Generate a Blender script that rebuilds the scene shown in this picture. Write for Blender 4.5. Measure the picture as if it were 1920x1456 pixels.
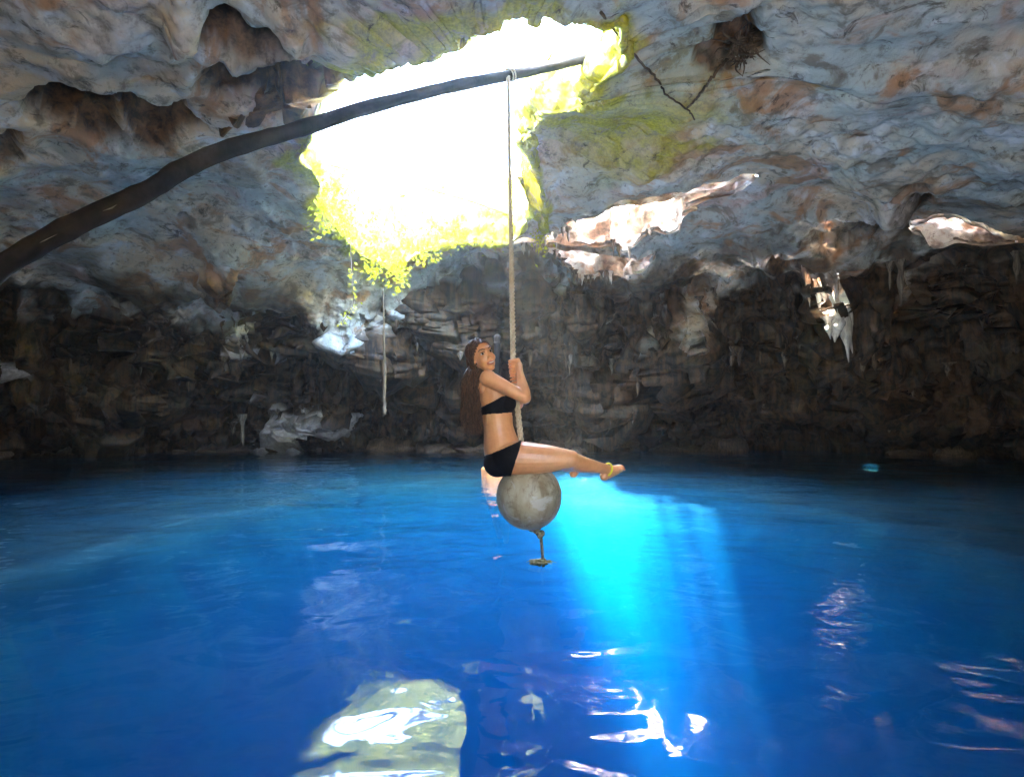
import bpy, math, random
import numpy as np
from mathutils import Vector, Matrix

# ------------------------------------------------------------------ clean
for o in list(bpy.data.objects):
    bpy.data.objects.remove(o, do_unlink=True)
SC = bpy.context.scene
COL = SC.collection
random.seed(7)
RNG = np.random.default_rng(7)

# ------------------------------------------------------------------ camera
CAM = np.array([0.0, 0.0, 0.95])
F = 1048.0 / 1920.0                       # focal length in picture widths
PITCH = math.radians(3.0)
cd = bpy.data.cameras.new('camera')
cam = bpy.data.objects.new('camera', cd)
COL.objects.link(cam)
cam.location = CAM
cam.rotation_euler = (math.radians(90) + PITCH, 0, 0)
cd.sensor_width = 36.0
cd.lens = 36.0 * F
cd.clip_start = 0.05
cd.clip_end = 500
SC.camera = cam

# ------------------------------------------------------------------ sky, sun, exposure
SUN_TRAVEL = Vector((1.35, 0.3, -5.0)).normalized()      # the way the sunlight travels
to_sun = -SUN_TRAVEL
elev = math.asin(to_sun.z)
azim = math.atan2(to_sun.x, to_sun.y)
W = bpy.data.worlds.new('World')
SC.world = W
W.use_nodes = True
wn = W.node_tree.nodes
wn.clear()
wo = wn.new('ShaderNodeOutputWorld')
wb = wn.new('ShaderNodeBackground')
sk = wn.new('ShaderNodeTexSky')
sk.sky_type = 'NISHITA'
sk.sun_disc = False
sk.sun_elevation = elev
sk.sun_rotation = azim
sk.air_density = 1.0
sk.dust_density = 1.5
sk.ozone_density = 1.0
wb.inputs['Strength'].default_value = 0.15
W.node_tree.links.new(sk.outputs[0], wb.inputs['Color'])
W.node_tree.links.new(wb.outputs[0], wo.inputs['Surface'])
sd = bpy.data.lights.new('sun', 'SUN')
sd.energy = 5.0
sd.angle = math.radians(0.5)
sd.color = (1.0, 0.95, 0.86)
sun = bpy.data.objects.new('sun', sd)
COL.objects.link(sun)
sun.location = (-20, 4, 50)
sun.rotation_euler = SUN_TRAVEL.to_track_quat('-Z', 'Y').to_euler()

vs = SC.view_settings
vs.view_transform = 'Standard'
vs.look = 'None'
vs.gamma = 1.0
vs.exposure = 6.95
vs.use_curve_mapping = False
SC.render.engine = 'CYCLES'
cy = SC.cycles
cy.use_denoising = True
try:
    cy.denoiser = 'OPENIMAGEDENOISE'
except Exception:
    pass
cy.max_bounces = 7
cy.diffuse_bounces = 4
cy.glossy_bounces = 4
cy.transmission_bounces = 4
cy.volume_bounces = 2
cy.transparent_max_bounces = 24
cy.caustics_reflective = True
cy.caustics_refractive = False
cy.blur_glossy = 0.6
cy.sample_clamp_indirect = 3.0
cy.use_adaptive_sampling = False
cy.use_light_tree = True
cy.use_guiding = True
cy.use_surface_guiding = True
cy.use_volume_guiding = True

# ------------------------------------------------------------------ helpers
CP, SP = math.cos(PITCH), math.sin(PITCH)

def ray(px, py):
    """direction of a picture point (1920 x 1456) with depth 1 along +Y"""
    a = (px - 960.0) / 1048.0
    b = (728.0 - py) / 1048.0
    d = np.array([a, CP - b * SP, SP + b * CP])
    return d / d[1]

def P(px, py, depth):
    return CAM + ray(px, py) * depth

def project(p):
    q = p - CAM
    fw = q[:, 1] * CP + q[:, 2] * SP
    up = -q[:, 1] * SP + q[:, 2] * CP
    fw_s = np.where(fw > 0.05, fw, 0.05)
    return 960 + 1048 * q[:, 0] / fw_s, 728 - 1048 * up / fw_s, fw

_G = np.array([[1,1,0],[-1,1,0],[1,-1,0],[-1,-1,0],[1,0,1],[-1,0,1],[1,0,-1],[-1,0,-1],
               [0,1,1],[0,-1,1],[0,1,-1],[0,-1,-1],[1,1,0],[-1,1,0],[0,-1,1],[0,-1,-1]], dtype=np.float32)

def perlin(p, seed=0):
    p = np.asarray(p, dtype=np.float32)
    i = np.floor(p).astype(np.int64)
    f = (p - i).astype(np.float32)
    u = f * f * f * (f * (f * 6 - 15) + 10)
    out = 0
    for dx in (0, 1):
        for dy in (0, 1):
            for dz in (0, 1):
                h = (i[:, 0] + dx) * 374761393 + (i[:, 1] + dy) * 668265263 + (i[:, 2] + dz) * 1274126177 + seed * 144665
                h = (h ^ (h >> 13)) * 1103515245
                h = (h ^ (h >> 16)) & 15
                g = _G[h]
                d = g[:, 0] * (f[:, 0] - dx) + g[:, 1] * (f[:, 1] - dy) + g[:, 2] * (f[:, 2] - dz)
                w = (u[:, 0] if dx else 1 - u[:, 0]) * (u[:, 1] if dy else 1 - u[:, 1]) * (u[:, 2] if dz else 1 - u[:, 2])
                out = out + d * w
    return out

def fbm(p, octaves=4, seed=0, gain=0.5, ridged=False):
    p = np.asarray(p, dtype=np.float32)
    a, s, tot = 1.0, 0, 0
    for k in range(octaves):
        n = perlin(p, seed + k * 17)
        if ridged:
            n = 0.5 - np.abs(n) * 1.6
        s = s + a * n
        a *= gain
        p = p * 2.03 + 11.3
    return s

def sstep(a, b, x):
    t = np.clip((x - a) / (b - a), 0, 1)
    return t * t * (3 - 2 * t)

def grid_faces(rows, cols, wrap):
    r = np.arange(rows - 1)[:, None]
    n = cols if wrap else cols - 1
    c = np.arange(n)[None, :]
    c2 = (c + 1) % cols
    a = r * cols + c
    b = r * cols + c2
    d = (r + 1) * cols + c
    e = (r + 1) * cols + c2
    return np.stack([a, b, e, d], -1).reshape(-1, 4)

def mesh_from(name, V, Fq, smooth=True, attrs=None):
    me = bpy.data.meshes.new(name)
    V = np.asarray(V, dtype=np.float32)
    Fq = np.asarray(Fq, dtype=np.int32)
    k = Fq.shape[1]
    me.vertices.add(len(V))
    me.vertices.foreach_set('co', V.ravel())
    me.loops.add(Fq.size)
    me.loops.foreach_set('vertex_index', Fq.ravel())
    me.polygons.add(len(Fq))
    me.polygons.foreach_set('loop_start', np.arange(0, Fq.size, k, dtype=np.int32))
    me.polygons.foreach_set('loop_total', np.full(len(Fq), k, dtype=np.int32))
    me.update(calc_edges=True)
    me.validate()
    if smooth:
        me.polygons.foreach_set('use_smooth', np.ones(len(me.polygons), dtype=bool))
    for an, av in (attrs or {}).items():
        at = me.attributes.new(an, 'FLOAT', 'POINT')
        at.data.foreach_set('value', np.asarray(av, dtype=np.float32))
    return me

def link(name, me, mat=None, parent=None, loc=None):
    o = bpy.data.objects.new(name, me)
    COL.objects.link(o)
    if mat is not None and me is not None:
        if len(me.materials) == 0:
            me.materials.append(mat)
    if loc is not None:
        o.location = loc
    if parent is not None:
        o.parent = parent
    return o

def tag(o, label=None, cat=None, group=None, kind=None):
    if label: o['label'] = label
    if cat: o['category'] = cat
    if group: o['group'] = group
    if kind: o['kind'] = kind
    return o

class MB:
    """collects shapes into one mesh"""
    def __init__(self):
        self.v, self.f = [], []
    def add(self, V, Fc):
        n = len(self.v)
        self.v.extend([tuple(map(float, p)) for p in V])
        self.f.extend([tuple(int(i) + n for i in q) for q in Fc])
    def tube(self, pts, rad, seg=10, cap=True, jitter=0.0, squash=None):
        pts = [Vector(p) for p in pts]
        n = len(pts)
        if not hasattr(rad, '__len__'):
            rad = [rad] * n
        V = []
        t0 = (pts[1] - pts[0]).normalized()
        nrm = t0.orthogonal().normalized()
        for i in range(n):
            t = (pts[min(i + 1, n - 1)] - pts[max(i - 1, 0)]).normalized()
            nrm = (nrm - t * nrm.dot(t)).normalized()
            bn = t.cross(nrm)
            for j in range(seg):
                a = 2 * math.pi * j / seg
                r = rad[i] * (1 + (random.uniform(-jitter, jitter) if jitter else 0))
                V.append(pts[i] + (nrm * math.cos(a) + bn * math.sin(a) * (squash or 1)) * r)
        Fc = []
        for i in range(n - 1):
            for j in range(seg):
                k = (j + 1) % seg
                Fc.append((i * seg + j, i * seg + k, (i + 1) * seg + k, (i + 1) * seg + j))
        if cap:
            Fc.append(tuple(range(seg))[::-1])
            Fc.append(tuple((n - 1) * seg + j for j in range(seg)))
        self.add(V, Fc)
    def mesh(self, name, smooth=True):
        me = bpy.data.meshes.new(name)
        me.from_pydata(self.v, [], self.f)
        me.update()
        if smooth:
            me.polygons.foreach_set('use_smooth', np.ones(len(me.polygons), dtype=bool))
        return me
    def build(self, name, mat, parent=None, smooth=True):
        return link(name, self.mesh(name, smooth), mat, parent)

def spline(pts, n):
    """Catmull-Rom through the points"""
    pts = [np.array(p, float) for p in pts]
    q = [2 * pts[0] - pts[1]] + pts + [2 * pts[-1] - pts[-2]]
    out = []
    m = len(pts) - 1
    for k in range(n):
        s = k / (n - 1) * m
        i = min(int(s), m - 1)
        t = s - i
        a, b, c, d = q[i], q[i + 1], q[i + 2], q[i + 3]
        out.append(0.5 * ((2 * b) + (c - a) * t + (2 * a - 5 * b + 4 * c - d) * t * t + (3 * b - a - 3 * c + d) * t ** 3))
    return out

# ------------------------------------------------------------------ materials
class NT:
    def __init__(self, name):
        self.m = bpy.data.materials.new(name)
        self.m.use_nodes = True
        self.t = self.m.node_tree
        self.t.nodes.clear()
        self.out = self.n('ShaderNodeOutputMaterial')
    def n(self, typ, **kw):
        nd = self.t.nodes.new(typ)
        for k, v in kw.items():
            setattr(nd, k, v)
        return nd
    def l(self, a, b):
        self.t.links.new(a, b)
    def pos(self):
        return self.n('ShaderNodeTexCoord').outputs['Object']
    def mapping(self, vec, scale=(1, 1, 1), loc=(0, 0, 0)):
        mp = self.n('ShaderNodeMapping')
        mp.inputs['Scale'].default_value = scale
        mp.inputs['Location'].default_value = loc
        self.l(vec, mp.inputs['Vector'])
        return mp.outputs[0]
    def noise(self, vec, scale, detail=5, rough=0.55, dist=0.0):
        nd = self.n('ShaderNodeTexNoise')
        nd.inputs['Scale'].default_value = scale
        nd.inputs['Detail'].default_value = detail
        nd.inputs['Roughness'].default_value = rough
        nd.inputs['Distortion'].default_value = dist
        self.l(vec, nd.inputs['Vector'])
        return nd.outputs['Fac']
    def ramp(self, fac, a, b, lo=0.0, hi=1.0):
        nd = self.n('ShaderNodeMapRange')
        nd.interpolation_type = 'SMOOTHSTEP'
        nd.inputs['From Min'].default_value = a
        nd.inputs['From Max'].default_value = b
        nd.inputs['To Min'].default_value = lo
        nd.inputs['To Max'].default_value = hi
        self.l(fac, nd.inputs['Value'])
        return nd.outputs[0]
    def math(self, op, a, b=None):
        nd = self.n('ShaderNodeMath', operation=op)
        for i, x in enumerate((a, b)):
            if x is None: continue
            if isinstance(x, (int, float)): nd.inputs[i].default_value = x
            else: self.l(x, nd.inputs[i])
        return nd.outputs[0]
    def mix(self, fac, a, b, mode='MIX'):
        nd = self.n('ShaderNodeMix', data_type='RGBA', blend_type=mode)
        if isinstance(fac, (int, float)): nd.inputs[0].default_value = fac
        else: self.l(fac, nd.inputs[0])
        for i, x in ((6, a), (7, b)):
            if isinstance(x, tuple): nd.inputs[i].default_value = (*x, 1)
            else: self.l(x, nd.inputs[i])
        return nd.outputs[2]
    def attr(self, name):
        return self.n('ShaderNodeAttribute', attribute_name=name).outputs['Fac']
    def bump(self, h, strength=0.5, dist=0.02, normal=None):
        nd = self.n('ShaderNodeBump')
        nd.inputs['Strength'].default_value = strength
        nd.inputs['Distance'].default_value = dist
        self.l(h, nd.inputs['Height'])
        if normal is not None: self.l(normal, nd.inputs['Normal'])
        return nd.outputs[0]
    def principled(self, color, rough=0.6, normal=None, **kw):
        b = self.n('ShaderNodeBsdfPrincipled')
        if isinstance(color, tuple): b.inputs['Base Color'].default_value = (*color, 1)
        else: self.l(color, b.inputs['Base Color'])
        if isinstance(rough, (int, float)): b.inputs['Roughness'].default_value = rough
        else: self.l(rough, b.inputs['Roughness'])
        if normal is not None: self.l(normal, b.inputs['Normal'])
        for k, v in kw.items():
            b.inputs[k.replace('_', ' ')].default_value = v
        self.l(b.outputs[0], self.out.inputs['Surface'])
        return b

def rock_material(name, loose=False):
    """limestone: pale grey-blue and buff, brown iron stains, dark wet wall, moss near the opening"""
    m = NT(name)
    p = m.pos()
    n1 = m.noise(p, 0.55, 6, 0.6, 0.4)
    n2 = m.noise(p, 1.7, 8, 0.65, 0.8)
    n3 = m.noise(p, 6.0, 8, 0.7, 0.3)
    n4 = m.noise(p, 28.0, 6, 0.65)
    nv = m.noise(m.mapping(p, (9, 9, 0.9)), 1.0, 6, 0.6, 0.3)      # vertical streaks
    c = m.mix(m.ramp(n1, 0.36, 0.62), (0.47, 0.54, 0.53), (0.72, 0.57, 0.40))
    c = m.mix(m.ramp(m.noise(p, 0.8, 5, 0.6, 0.6), 0.54, 0.66, 0, 0.75), c, (0.62, 0.40, 0.34))
    c = m.mix(m.ramp(n2, 0.50, 0.66), c, (0.72, 0.72, 0.72))
    c = m.mix(m.ramp(n2, 0.45, 0.35, 0, 0.75), c, (0.20, 0.145, 0.095))
    c = m.mix(m.ramp(m.noise(p, 1.1, 7, 0.6, 1.0), 0.52, 0.64, 0, 0.85), c, (0.48, 0.24, 0.11))
    c = m.mix(m.ramp(n3, 0.50, 0.34, 0, 0.7), c, (0.16, 0.13, 0.10))
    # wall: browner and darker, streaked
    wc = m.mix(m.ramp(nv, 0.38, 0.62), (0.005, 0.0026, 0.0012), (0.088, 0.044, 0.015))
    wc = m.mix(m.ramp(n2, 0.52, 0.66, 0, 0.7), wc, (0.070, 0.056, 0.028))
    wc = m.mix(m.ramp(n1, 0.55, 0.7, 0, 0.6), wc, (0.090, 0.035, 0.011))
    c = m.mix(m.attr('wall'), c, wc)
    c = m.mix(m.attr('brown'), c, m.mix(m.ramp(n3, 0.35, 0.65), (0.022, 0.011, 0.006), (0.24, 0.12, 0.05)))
    c = m.mix(m.attr('pale'), c, m.mix(m.ramp(n3, 0.4, 0.6), (0.45, 0.40, 0.38), (0.78, 0.74, 0.72)))
    mo = m.math('MULTIPLY', m.attr('moss'), m.ramp(n3, 0.30, 0.50, 0.35, 1.0))
    c = m.mix(mo, c, m.mix(m.ramp(n4, 0.35, 0.65), (0.36, 0.34, 0.015), (0.60, 0.54, 0.035)))
    n5 = m.noise(p, 3.3, 9, 0.72, 1.2)
    c = m.mix(m.math('MULTIPLY', m.ramp(n5, 0.44, 0.33, 0, 0.85), m.math('SUBTRACT', 1.0, m.attr('pale'))), c, (0.07, 0.052, 0.04))
    h = m.math('ADD', m.math('MULTIPLY', n3, 1.0), m.math('MULTIPLY', n4, 0.45))
    b = m.bump(h, 0.55, 0.04)
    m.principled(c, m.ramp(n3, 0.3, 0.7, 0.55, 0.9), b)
    return m.m

ROCK = rock_material('limestone')

def simple(name, c1, c2, scale=8, rough=0.6, bump=0.3, bdist=0.01, stretch=(1, 1, 1), **kw):
    m = NT(name)
    p = m.mapping(m.pos(), stretch)
    n = m.noise(p, scale, 7, 0.6, 0.3)
    c = m.mix(m.ramp(n, 0.34, 0.66), c1, c2)
    m.principled(c, rough, m.bump(n, bump, bdist) if bump else None, **kw)
    return m.m

# ------------------------------------------------------------------ the cave
HX, HY = -0.19, 6.74                       # centre of the roof opening

def ceil_plane(y):
    return 4.62 - 0.115 * (y - 8.0)

hole_px = [(640,165),(715,108),(800,96),(880,62),(960,25),(1000,35),(1060,42),(1150,60),(1166,105),
           (1140,185),(1085,190),(1010,215),(972,265),(975,330),(995,395),(1022,440),(960,455),(880,452),(800,470),
           (740,500),(690,480),(650,450),(622,400),(590,340),(566,290),(600,235)]
poly = []
for (a, b) in hole_px:
    d = ray(a, b)
    # solve z = ceil_plane(y) along the ray
    y = (4.62 + 0.115 * 8.0 - CAM[2]) / (d[2] + 0.115)
    poly.append((d[0] * y, y))
poly = np.array(poly)
pang = np.arctan2(poly[:, 1] - HY, poly[:, 0] - HX)
prad = np.hypot(poly[:, 0] - HX, poly[:, 1] - HY)
o_ = np.argsort(pang)
pang, prad = pang[o_], prad[o_]

def outline_r(theta, cx, cy_, ax, bf, bb, e):
    """radius from the opening's axis to a super-ellipse centred elsewhere"""
    t = np.linspace(-math.pi, math.pi, 4001)
    c, s = np.cos(t), np.sin(t)
    X = cx + ax * np.sign(c) * np.abs(c) ** (2 / e)
    Y = cy_ + np.where(s > 0, bf, bb) * np.sign(s) * np.abs(s) ** (2 / e)
    a = np.arctan2(Y - HY, X - HX)
    r = np.hypot(X - HX, Y - HY)
    o = np.argsort(a)
    return np.interp(theta, a[o], r[o], period=2 * math.pi)

# angles: dense where the camera looks (away from the camera side), sparse behind it
NT_ = 1500
tt = np.linspace(0, 1, NT_, endpoint=False)
dens_a = np.linspace(-math.pi, math.pi, 3000)
dens = 0.42 + 1.0 * np.exp(-((dens_a - math.pi / 2) / 1.25) ** 2)
cdf = np.concatenate([[0], np.cumsum((dens[1:] + dens[:-1]) / 2)])
TH = np.interp(tt, cdf / cdf[-1], dens_a)

Rh = np.interp(TH, pang, prad, period=2 * math.pi)
ctc = np.stack([np.cos(TH) * 4, np.sin(TH) * 4, 0 * TH], 1)
Rh = Rh + 0.10 * fbm(ctc * 1.2, 4, 5) * 1.5
Rw = outline_r(TH, -0.3, 5.0, 16.5, 11.8, 11.0, 2.6)
Re = outline_r(TH, -0.3, 5.0, 13.2, 7.9, 8.5, 2.5)
ct, st = np.cos(TH), np.sin(TH)
arc = np.stack([ct * 12, st * 12, 0 * TH], 1)
Rw = Rw + 0.9 * fbm(arc * 0.22, 3, 31) + 0.35 * fbm(arc * 0.8, 3, 32)
Re = Re + 1.0 * fbm(arc * 0.25, 3, 41) + 0.35 * fbm(arc * 0.9, 3, 42)
# height of the edge between ceiling and wall
ex, ey = HX + Re * ct, HY + Re * st
epx = np.where(ey > 2, 960 + 1048 * ex / np.maximum(ey, 2), np.where(ex < 0, -400, 2400))
etab_x = [-400, 0, 150, 400, 650, 760, 850, 920, 1000, 1100, 1200, 1350, 1500, 1700, 1920, 2400]
etab_y = [540, 555, 575, 595, 605, 565, 505, 478, 492, 545, 560, 535, 520, 500, 470, 470]
ez = CAM[2] + (783 - np.interp(epx, etab_x, etab_y)) / 1048 * np.maximum(ey, 7)
ez = np.where(ey < 4, 3.6, ez)
k_ = np.ones(9) / 9
ez = np.convolve(np.concatenate([ez[-4:], ez, ez[:4]]), k_, 'valid')
hz = ceil_plane(HY + Rh * st) + 0.05 * fbm(ctc * 2, 3, 9)

rows_r, rows_z, seg_id = [], [], []
def seg(n, fr, fz, sid, last=False):
    for i in range(n + (1 if last else 0)):
        s = i / n
        rows_r.append(fr(s)); rows_z.append(fz(s)); seg_id.append(np.full(NT_, sid + s))
# A shaft of the opening
top_z = 5.75
seg(6, lambda s: Rh + 1.5 - 1.15 * s, lambda s: 0 * TH + 5.92 - 0.17 * s, -1)
seg(46, lambda s: Rh + 0.35 * (1 - s) ** 2 + 0.10 * np.sin(s * 7), lambda s: top_z + (hz - top_z) * s, 0)
# B ceiling
seg(250, lambda s: Rh + (Re - Rh) * (s ** 1.12), lambda s: hz + (ez - hz) * s ** 1.25 + 0.28 * math.sin(math.pi * s) * (1 - 0.3 * s), 1)
# C stepped wall hung with curtains
depth_w = Rw - Re
def teeth(b, amp, seed):
    big = fbm(arc * 0.5, 2, seed)
    sm = fbm(arc * 2.2, 3, seed + 1, 0.65, ridged=True)
    return b + amp * (0.9 * big + 0.55 * (sm - 0.4))
kn = [(0.0, 0.0)]
k1, k2, k3 = teeth(0.36, 0.26, 51), teeth(0.62, 0.22, 61), teeth(0.84, 0.13, 71)
k2 = np.maximum(k2, k1 + 0.08); k3 = np.clip(np.maximum(k3, k2 + 0.06), 0, 0.985)
knots = [(0 * TH, 0 * TH), (k1, 0 * TH + 0.16), (k1 - 0.05, 0 * TH + 0.38), (k2, 0 * TH + 0.48), (k2 - 0.05, 0 * TH + 0.66),
         (k3, 0 * TH + 0.74), (k3 - 0.03, 0 * TH + 0.92), (0 * TH + 1.0, 0 * TH + 1.0), (0 * TH + 1.45, 0 * TH + 1.0)]
nseg = [60, 14, 46, 12, 44, 10, 36, 12]
for i in range(8):
    (va, ra), (vb, rb) = knots[i], knots[i + 1]
    seg(nseg[i], lambda s: Re + depth_w * (ra + (rb - ra) * s), lambda s: ez * (1 - (va + (vb - va) * s)), 2 + i, last=(i == 7))
RR, ZZ, SS = np.array(rows_r), np.array(rows_z), np.array(seg_id)
rows = RR.shape[0]
X, Y = HX + RR * ct[None], HY + RR * st[None]
V = np.stack([X, Y, ZZ], -1)
def normals(V):
    du = np.roll(V, -1, 1) - np.roll(V, 1, 1)
    dv = np.gradient(V, axis=0)
    n = np.cross(du, dv)
    return n / np.maximum(np.linalg.norm(n, axis=-1, keepdims=True), 1e-9)
N = normals(V)
# make the normal point out of the cave (into the rock)
mid = N[120, NT_ // 2]
if N[100:200, :, 2].mean() < 0: N = -N
S = SS.ravel()
pf = V.reshape(-1, 3)
NF = N.reshape(-1, 3)
is_ceil = sstep(0.9, 1.06, S) * (1 - sstep(1.9, 2.1, S))
is_wall = sstep(1.82, 2.12, S)
is_shaft = 1 - sstep(0.9, 1.05, S)
big = fbm(pf * 0.42, 3, 101)
med = fbm(pf * 1.3, 4, 111, 0.5, ridged=True)
sml = fbm(pf * 4.5, 4, 121)
warp = np.stack([fbm(pf * 0.9, 3, 131), fbm(pf * 0.9, 3, 132), fbm(pf * 0.9, 3, 133)], 1)
flute = fbm(pf * np.array([3.2, 3.2, 0.35]), 4, 141, 0.55, ridged=True)
flute2 = fbm(pf * np.array([9, 9, 0.8]), 3, 151, 0.5)
strata = fbm(pf * np.array([0.35, 0.35, 3.2]) + warp * 0.6, 3, 161, 0.5)
calm = sstep(-0.15, 0.35, fbm(pf * 0.55, 3, 197))
disp = is_ceil * (0.34 * big + (0.015 + 0.07 * calm) * (med - 0.3) + (0.015 + 0.05 * calm) * sml + 0.04 * strata)
fmod = 0.25 + 0.75 * sstep(-0.25, 0.3, fbm(pf * np.array([0.5, 0.5, 0.8]), 3, 191))
lobes = fbm(pf * np.array([0.33, 0.33, 0.25]), 3, 192)
curt = fbm(pf * np.array([1.0, 1.0, 0.16]) + warp * 0.35, 3, 193, 0.5, ridged=True)
disp += is_wall * (1.0 * lobes + 0.35 * big + 0.50 * (curt - 0.3) + 0.24 * fmod * (flute - 0.3) + 0.07 * fmod * flute2 + 0.06 * sml + 0.08 * (med - 0.3))
disp += is_shaft * (0.22 * big + 0.10 * (med - 0.3) + 0.06 * sml)
disp *= sstep(-0.6, 0.25, S) * 0.8 + 0.2
# pockets dissolved into the ceiling and knobs standing proud of it, where the photograph has them
qx, qy, fw = project(pf)
wq = fbm(pf * 2.4, 4, 195, 0.6)
qx = qx + 30 * warp[:, 0] * 1.6 + 22 * wq; qy = qy + 16 * warp[:, 1] * 1.6 + 12 * fbm(pf * 2.4 + 50, 4, 196, 0.6)
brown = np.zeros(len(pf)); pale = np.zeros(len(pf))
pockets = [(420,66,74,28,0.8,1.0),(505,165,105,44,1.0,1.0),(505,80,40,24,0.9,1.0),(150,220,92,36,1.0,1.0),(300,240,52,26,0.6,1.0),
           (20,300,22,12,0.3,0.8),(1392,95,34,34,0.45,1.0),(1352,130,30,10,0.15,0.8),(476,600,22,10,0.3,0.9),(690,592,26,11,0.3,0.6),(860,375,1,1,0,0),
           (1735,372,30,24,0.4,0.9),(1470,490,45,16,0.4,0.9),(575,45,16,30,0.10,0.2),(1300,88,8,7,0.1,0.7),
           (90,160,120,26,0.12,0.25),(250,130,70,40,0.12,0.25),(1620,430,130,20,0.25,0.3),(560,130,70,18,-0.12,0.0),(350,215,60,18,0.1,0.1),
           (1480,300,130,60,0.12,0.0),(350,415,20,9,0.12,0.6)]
knobs = [(335,40,42,44,0.40,0.25,0.3),(424,515,22,30,0.45,1.0,0),(490,125,36,40,0.25,0.5,0.1),(1685,375,42,26,0.38,0,0.6),(1430,480,30,20,0.25,0,0.5),
         (440,315,34,30,0.1,0.4,0),(555,60,18,45,0.16,0.0,0.2),(205,30,60,60,0.12,0,0.5),(575,785,55,26,0.35,0,0.7),(20,690,36,16,0.45,0,1.0),(470,672,22,11,0.12,0,0.5),
         (680,685,24,10,0.08,0,0.3)]
front = sstep(1.5, 3.0, fw)
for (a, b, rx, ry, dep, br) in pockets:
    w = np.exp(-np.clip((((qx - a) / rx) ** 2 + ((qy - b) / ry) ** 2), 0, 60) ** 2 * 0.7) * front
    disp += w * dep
    brown = np.maximum(brown, sstep(0.03, 0.35, w) * br)  # brown rock, deepened in colour to stand in for pocket shade
for (a, b, rx, ry, dep, br, pl) in knobs:
    w = np.exp(-np.clip((((qx - a) / rx) ** 2 + ((qy - b) / ry) ** 2), 0, 60) ** 1.5 * 0.8) * front
    disp -= w * dep
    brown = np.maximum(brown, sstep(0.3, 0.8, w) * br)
    pale = np.maximum(pale, sstep(0.25, 0.7, w) * pl)
pf2 = pf + NF * disp[:, None]
# moss and algae round the opening, with its yellow glow put into the colour
dh = (RR - Rh[None]).ravel()
mossn = fbm(pf * 1.6, 4, 171)
moss = np.clip(is_shaft * 0.9 + (1 - sstep(0.05, 0.6, dh + 0.6 * mossn)) * 0.9, 0, 1)
ang = np.tile(TH, rows)
right = np.exp(-((ang - 0.35) / 0.5) ** 2)
moss = np.maximum(moss, right * (1 - sstep(0.9, 2.6, dh + 1.2 * mossn)))
moss *= 1 - np.clip(brown * 1.2, 0, 1)
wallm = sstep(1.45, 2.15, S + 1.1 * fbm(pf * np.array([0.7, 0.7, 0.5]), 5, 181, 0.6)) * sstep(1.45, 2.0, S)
V2 = pf2.reshape(rows, NT_, 3)
Fq = grid_faces(rows, NT_, True)
# unseen opening behind the camera, added to let in fill daylight
cen = pf2[Fq].mean(1)
cut = (cen[:, 1] < -2.2) & (np.abs(cen[:, 0] - 0.8 + 0.5 * np.sin(cen[:, 2] * 2)) < 0.5) & (cen[:, 2] > 0.9)
# side shafts added through the roof to make the sunlit patches
def shaft_r(a, seed):
    return 1 + 0.55 * fbm(np.stack([np.cos(a) * 1.1, np.sin(a) * 1.1, 0 * a + seed], 1), 3, seed)
SX_, SY_ = SUN_TRAVEL.x / -SUN_TRAVEL.z, SUN_TRAVEL.y / -SUN_TRAVEL.z
shafts = [dict(c=(2.3, 10.0), rx=1.5, ry=0.60, rot=math.radians(-20), seed=401, flare=0.25, z1=6.8, lean=(0.2, 1.45)),
          dict(c=(8.5, 10.1), rx=0.95, ry=0.36, rot=math.radians(-15), seed=411, flare=0.3, z1=6.8, lean=(0.2, 1.7)),
          dict(c=(6.45, 11.45), rx=0.27, ry=0.27, rot=0.0, zmin=2.55, seed=421, flare=0.15, z1=6.8, lean=(-SX_ * 3.0, -SY_ * 3.0)),
          dict(c=(1.35, 11.5), rx=1.25, ry=0.46, rot=math.radians(-8), seed=431, flare=0.25, z1=6.8, lean=(0.1, 1.4))]
def in_shaft(x, y, sh, grow=1.0, t=0.0):
    c, s = math.cos(sh['rot']), math.sin(sh['rot'])
    dx, dy = x - sh['c'][0] - sh['lean'][0] * t, y - sh['c'][1] - sh['lean'][1] * t
    u, v = (dx * c + dy * s) / sh['rx'], (-dx * s + dy * c) / sh['ry']
    return np.hypot(u, v) < shaft_r(np.arctan2(v, u), sh['seed']) * grow
fs = S[Fq].mean(1)
for sh in shafts:
    cut |= in_shaft(cen[:, 0], cen[:, 1], sh) & (fs > 0.98) & (cen[:, 2] > sh.get('zmin', 3.3))
Fq = Fq[~cut]
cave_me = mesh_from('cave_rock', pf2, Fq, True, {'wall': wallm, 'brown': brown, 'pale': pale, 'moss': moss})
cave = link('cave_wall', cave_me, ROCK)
tag(cave, kind='structure')
up_rows = (S > 1.0) & (S < 3.2)
UPV = pf2[up_rows]
def roof_z(x, y):
    i = np.argmin((UPV[:, 0] - x) ** 2 + (UPV[:, 1] - y) ** 2)
    return UPV[i, 2]
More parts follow.
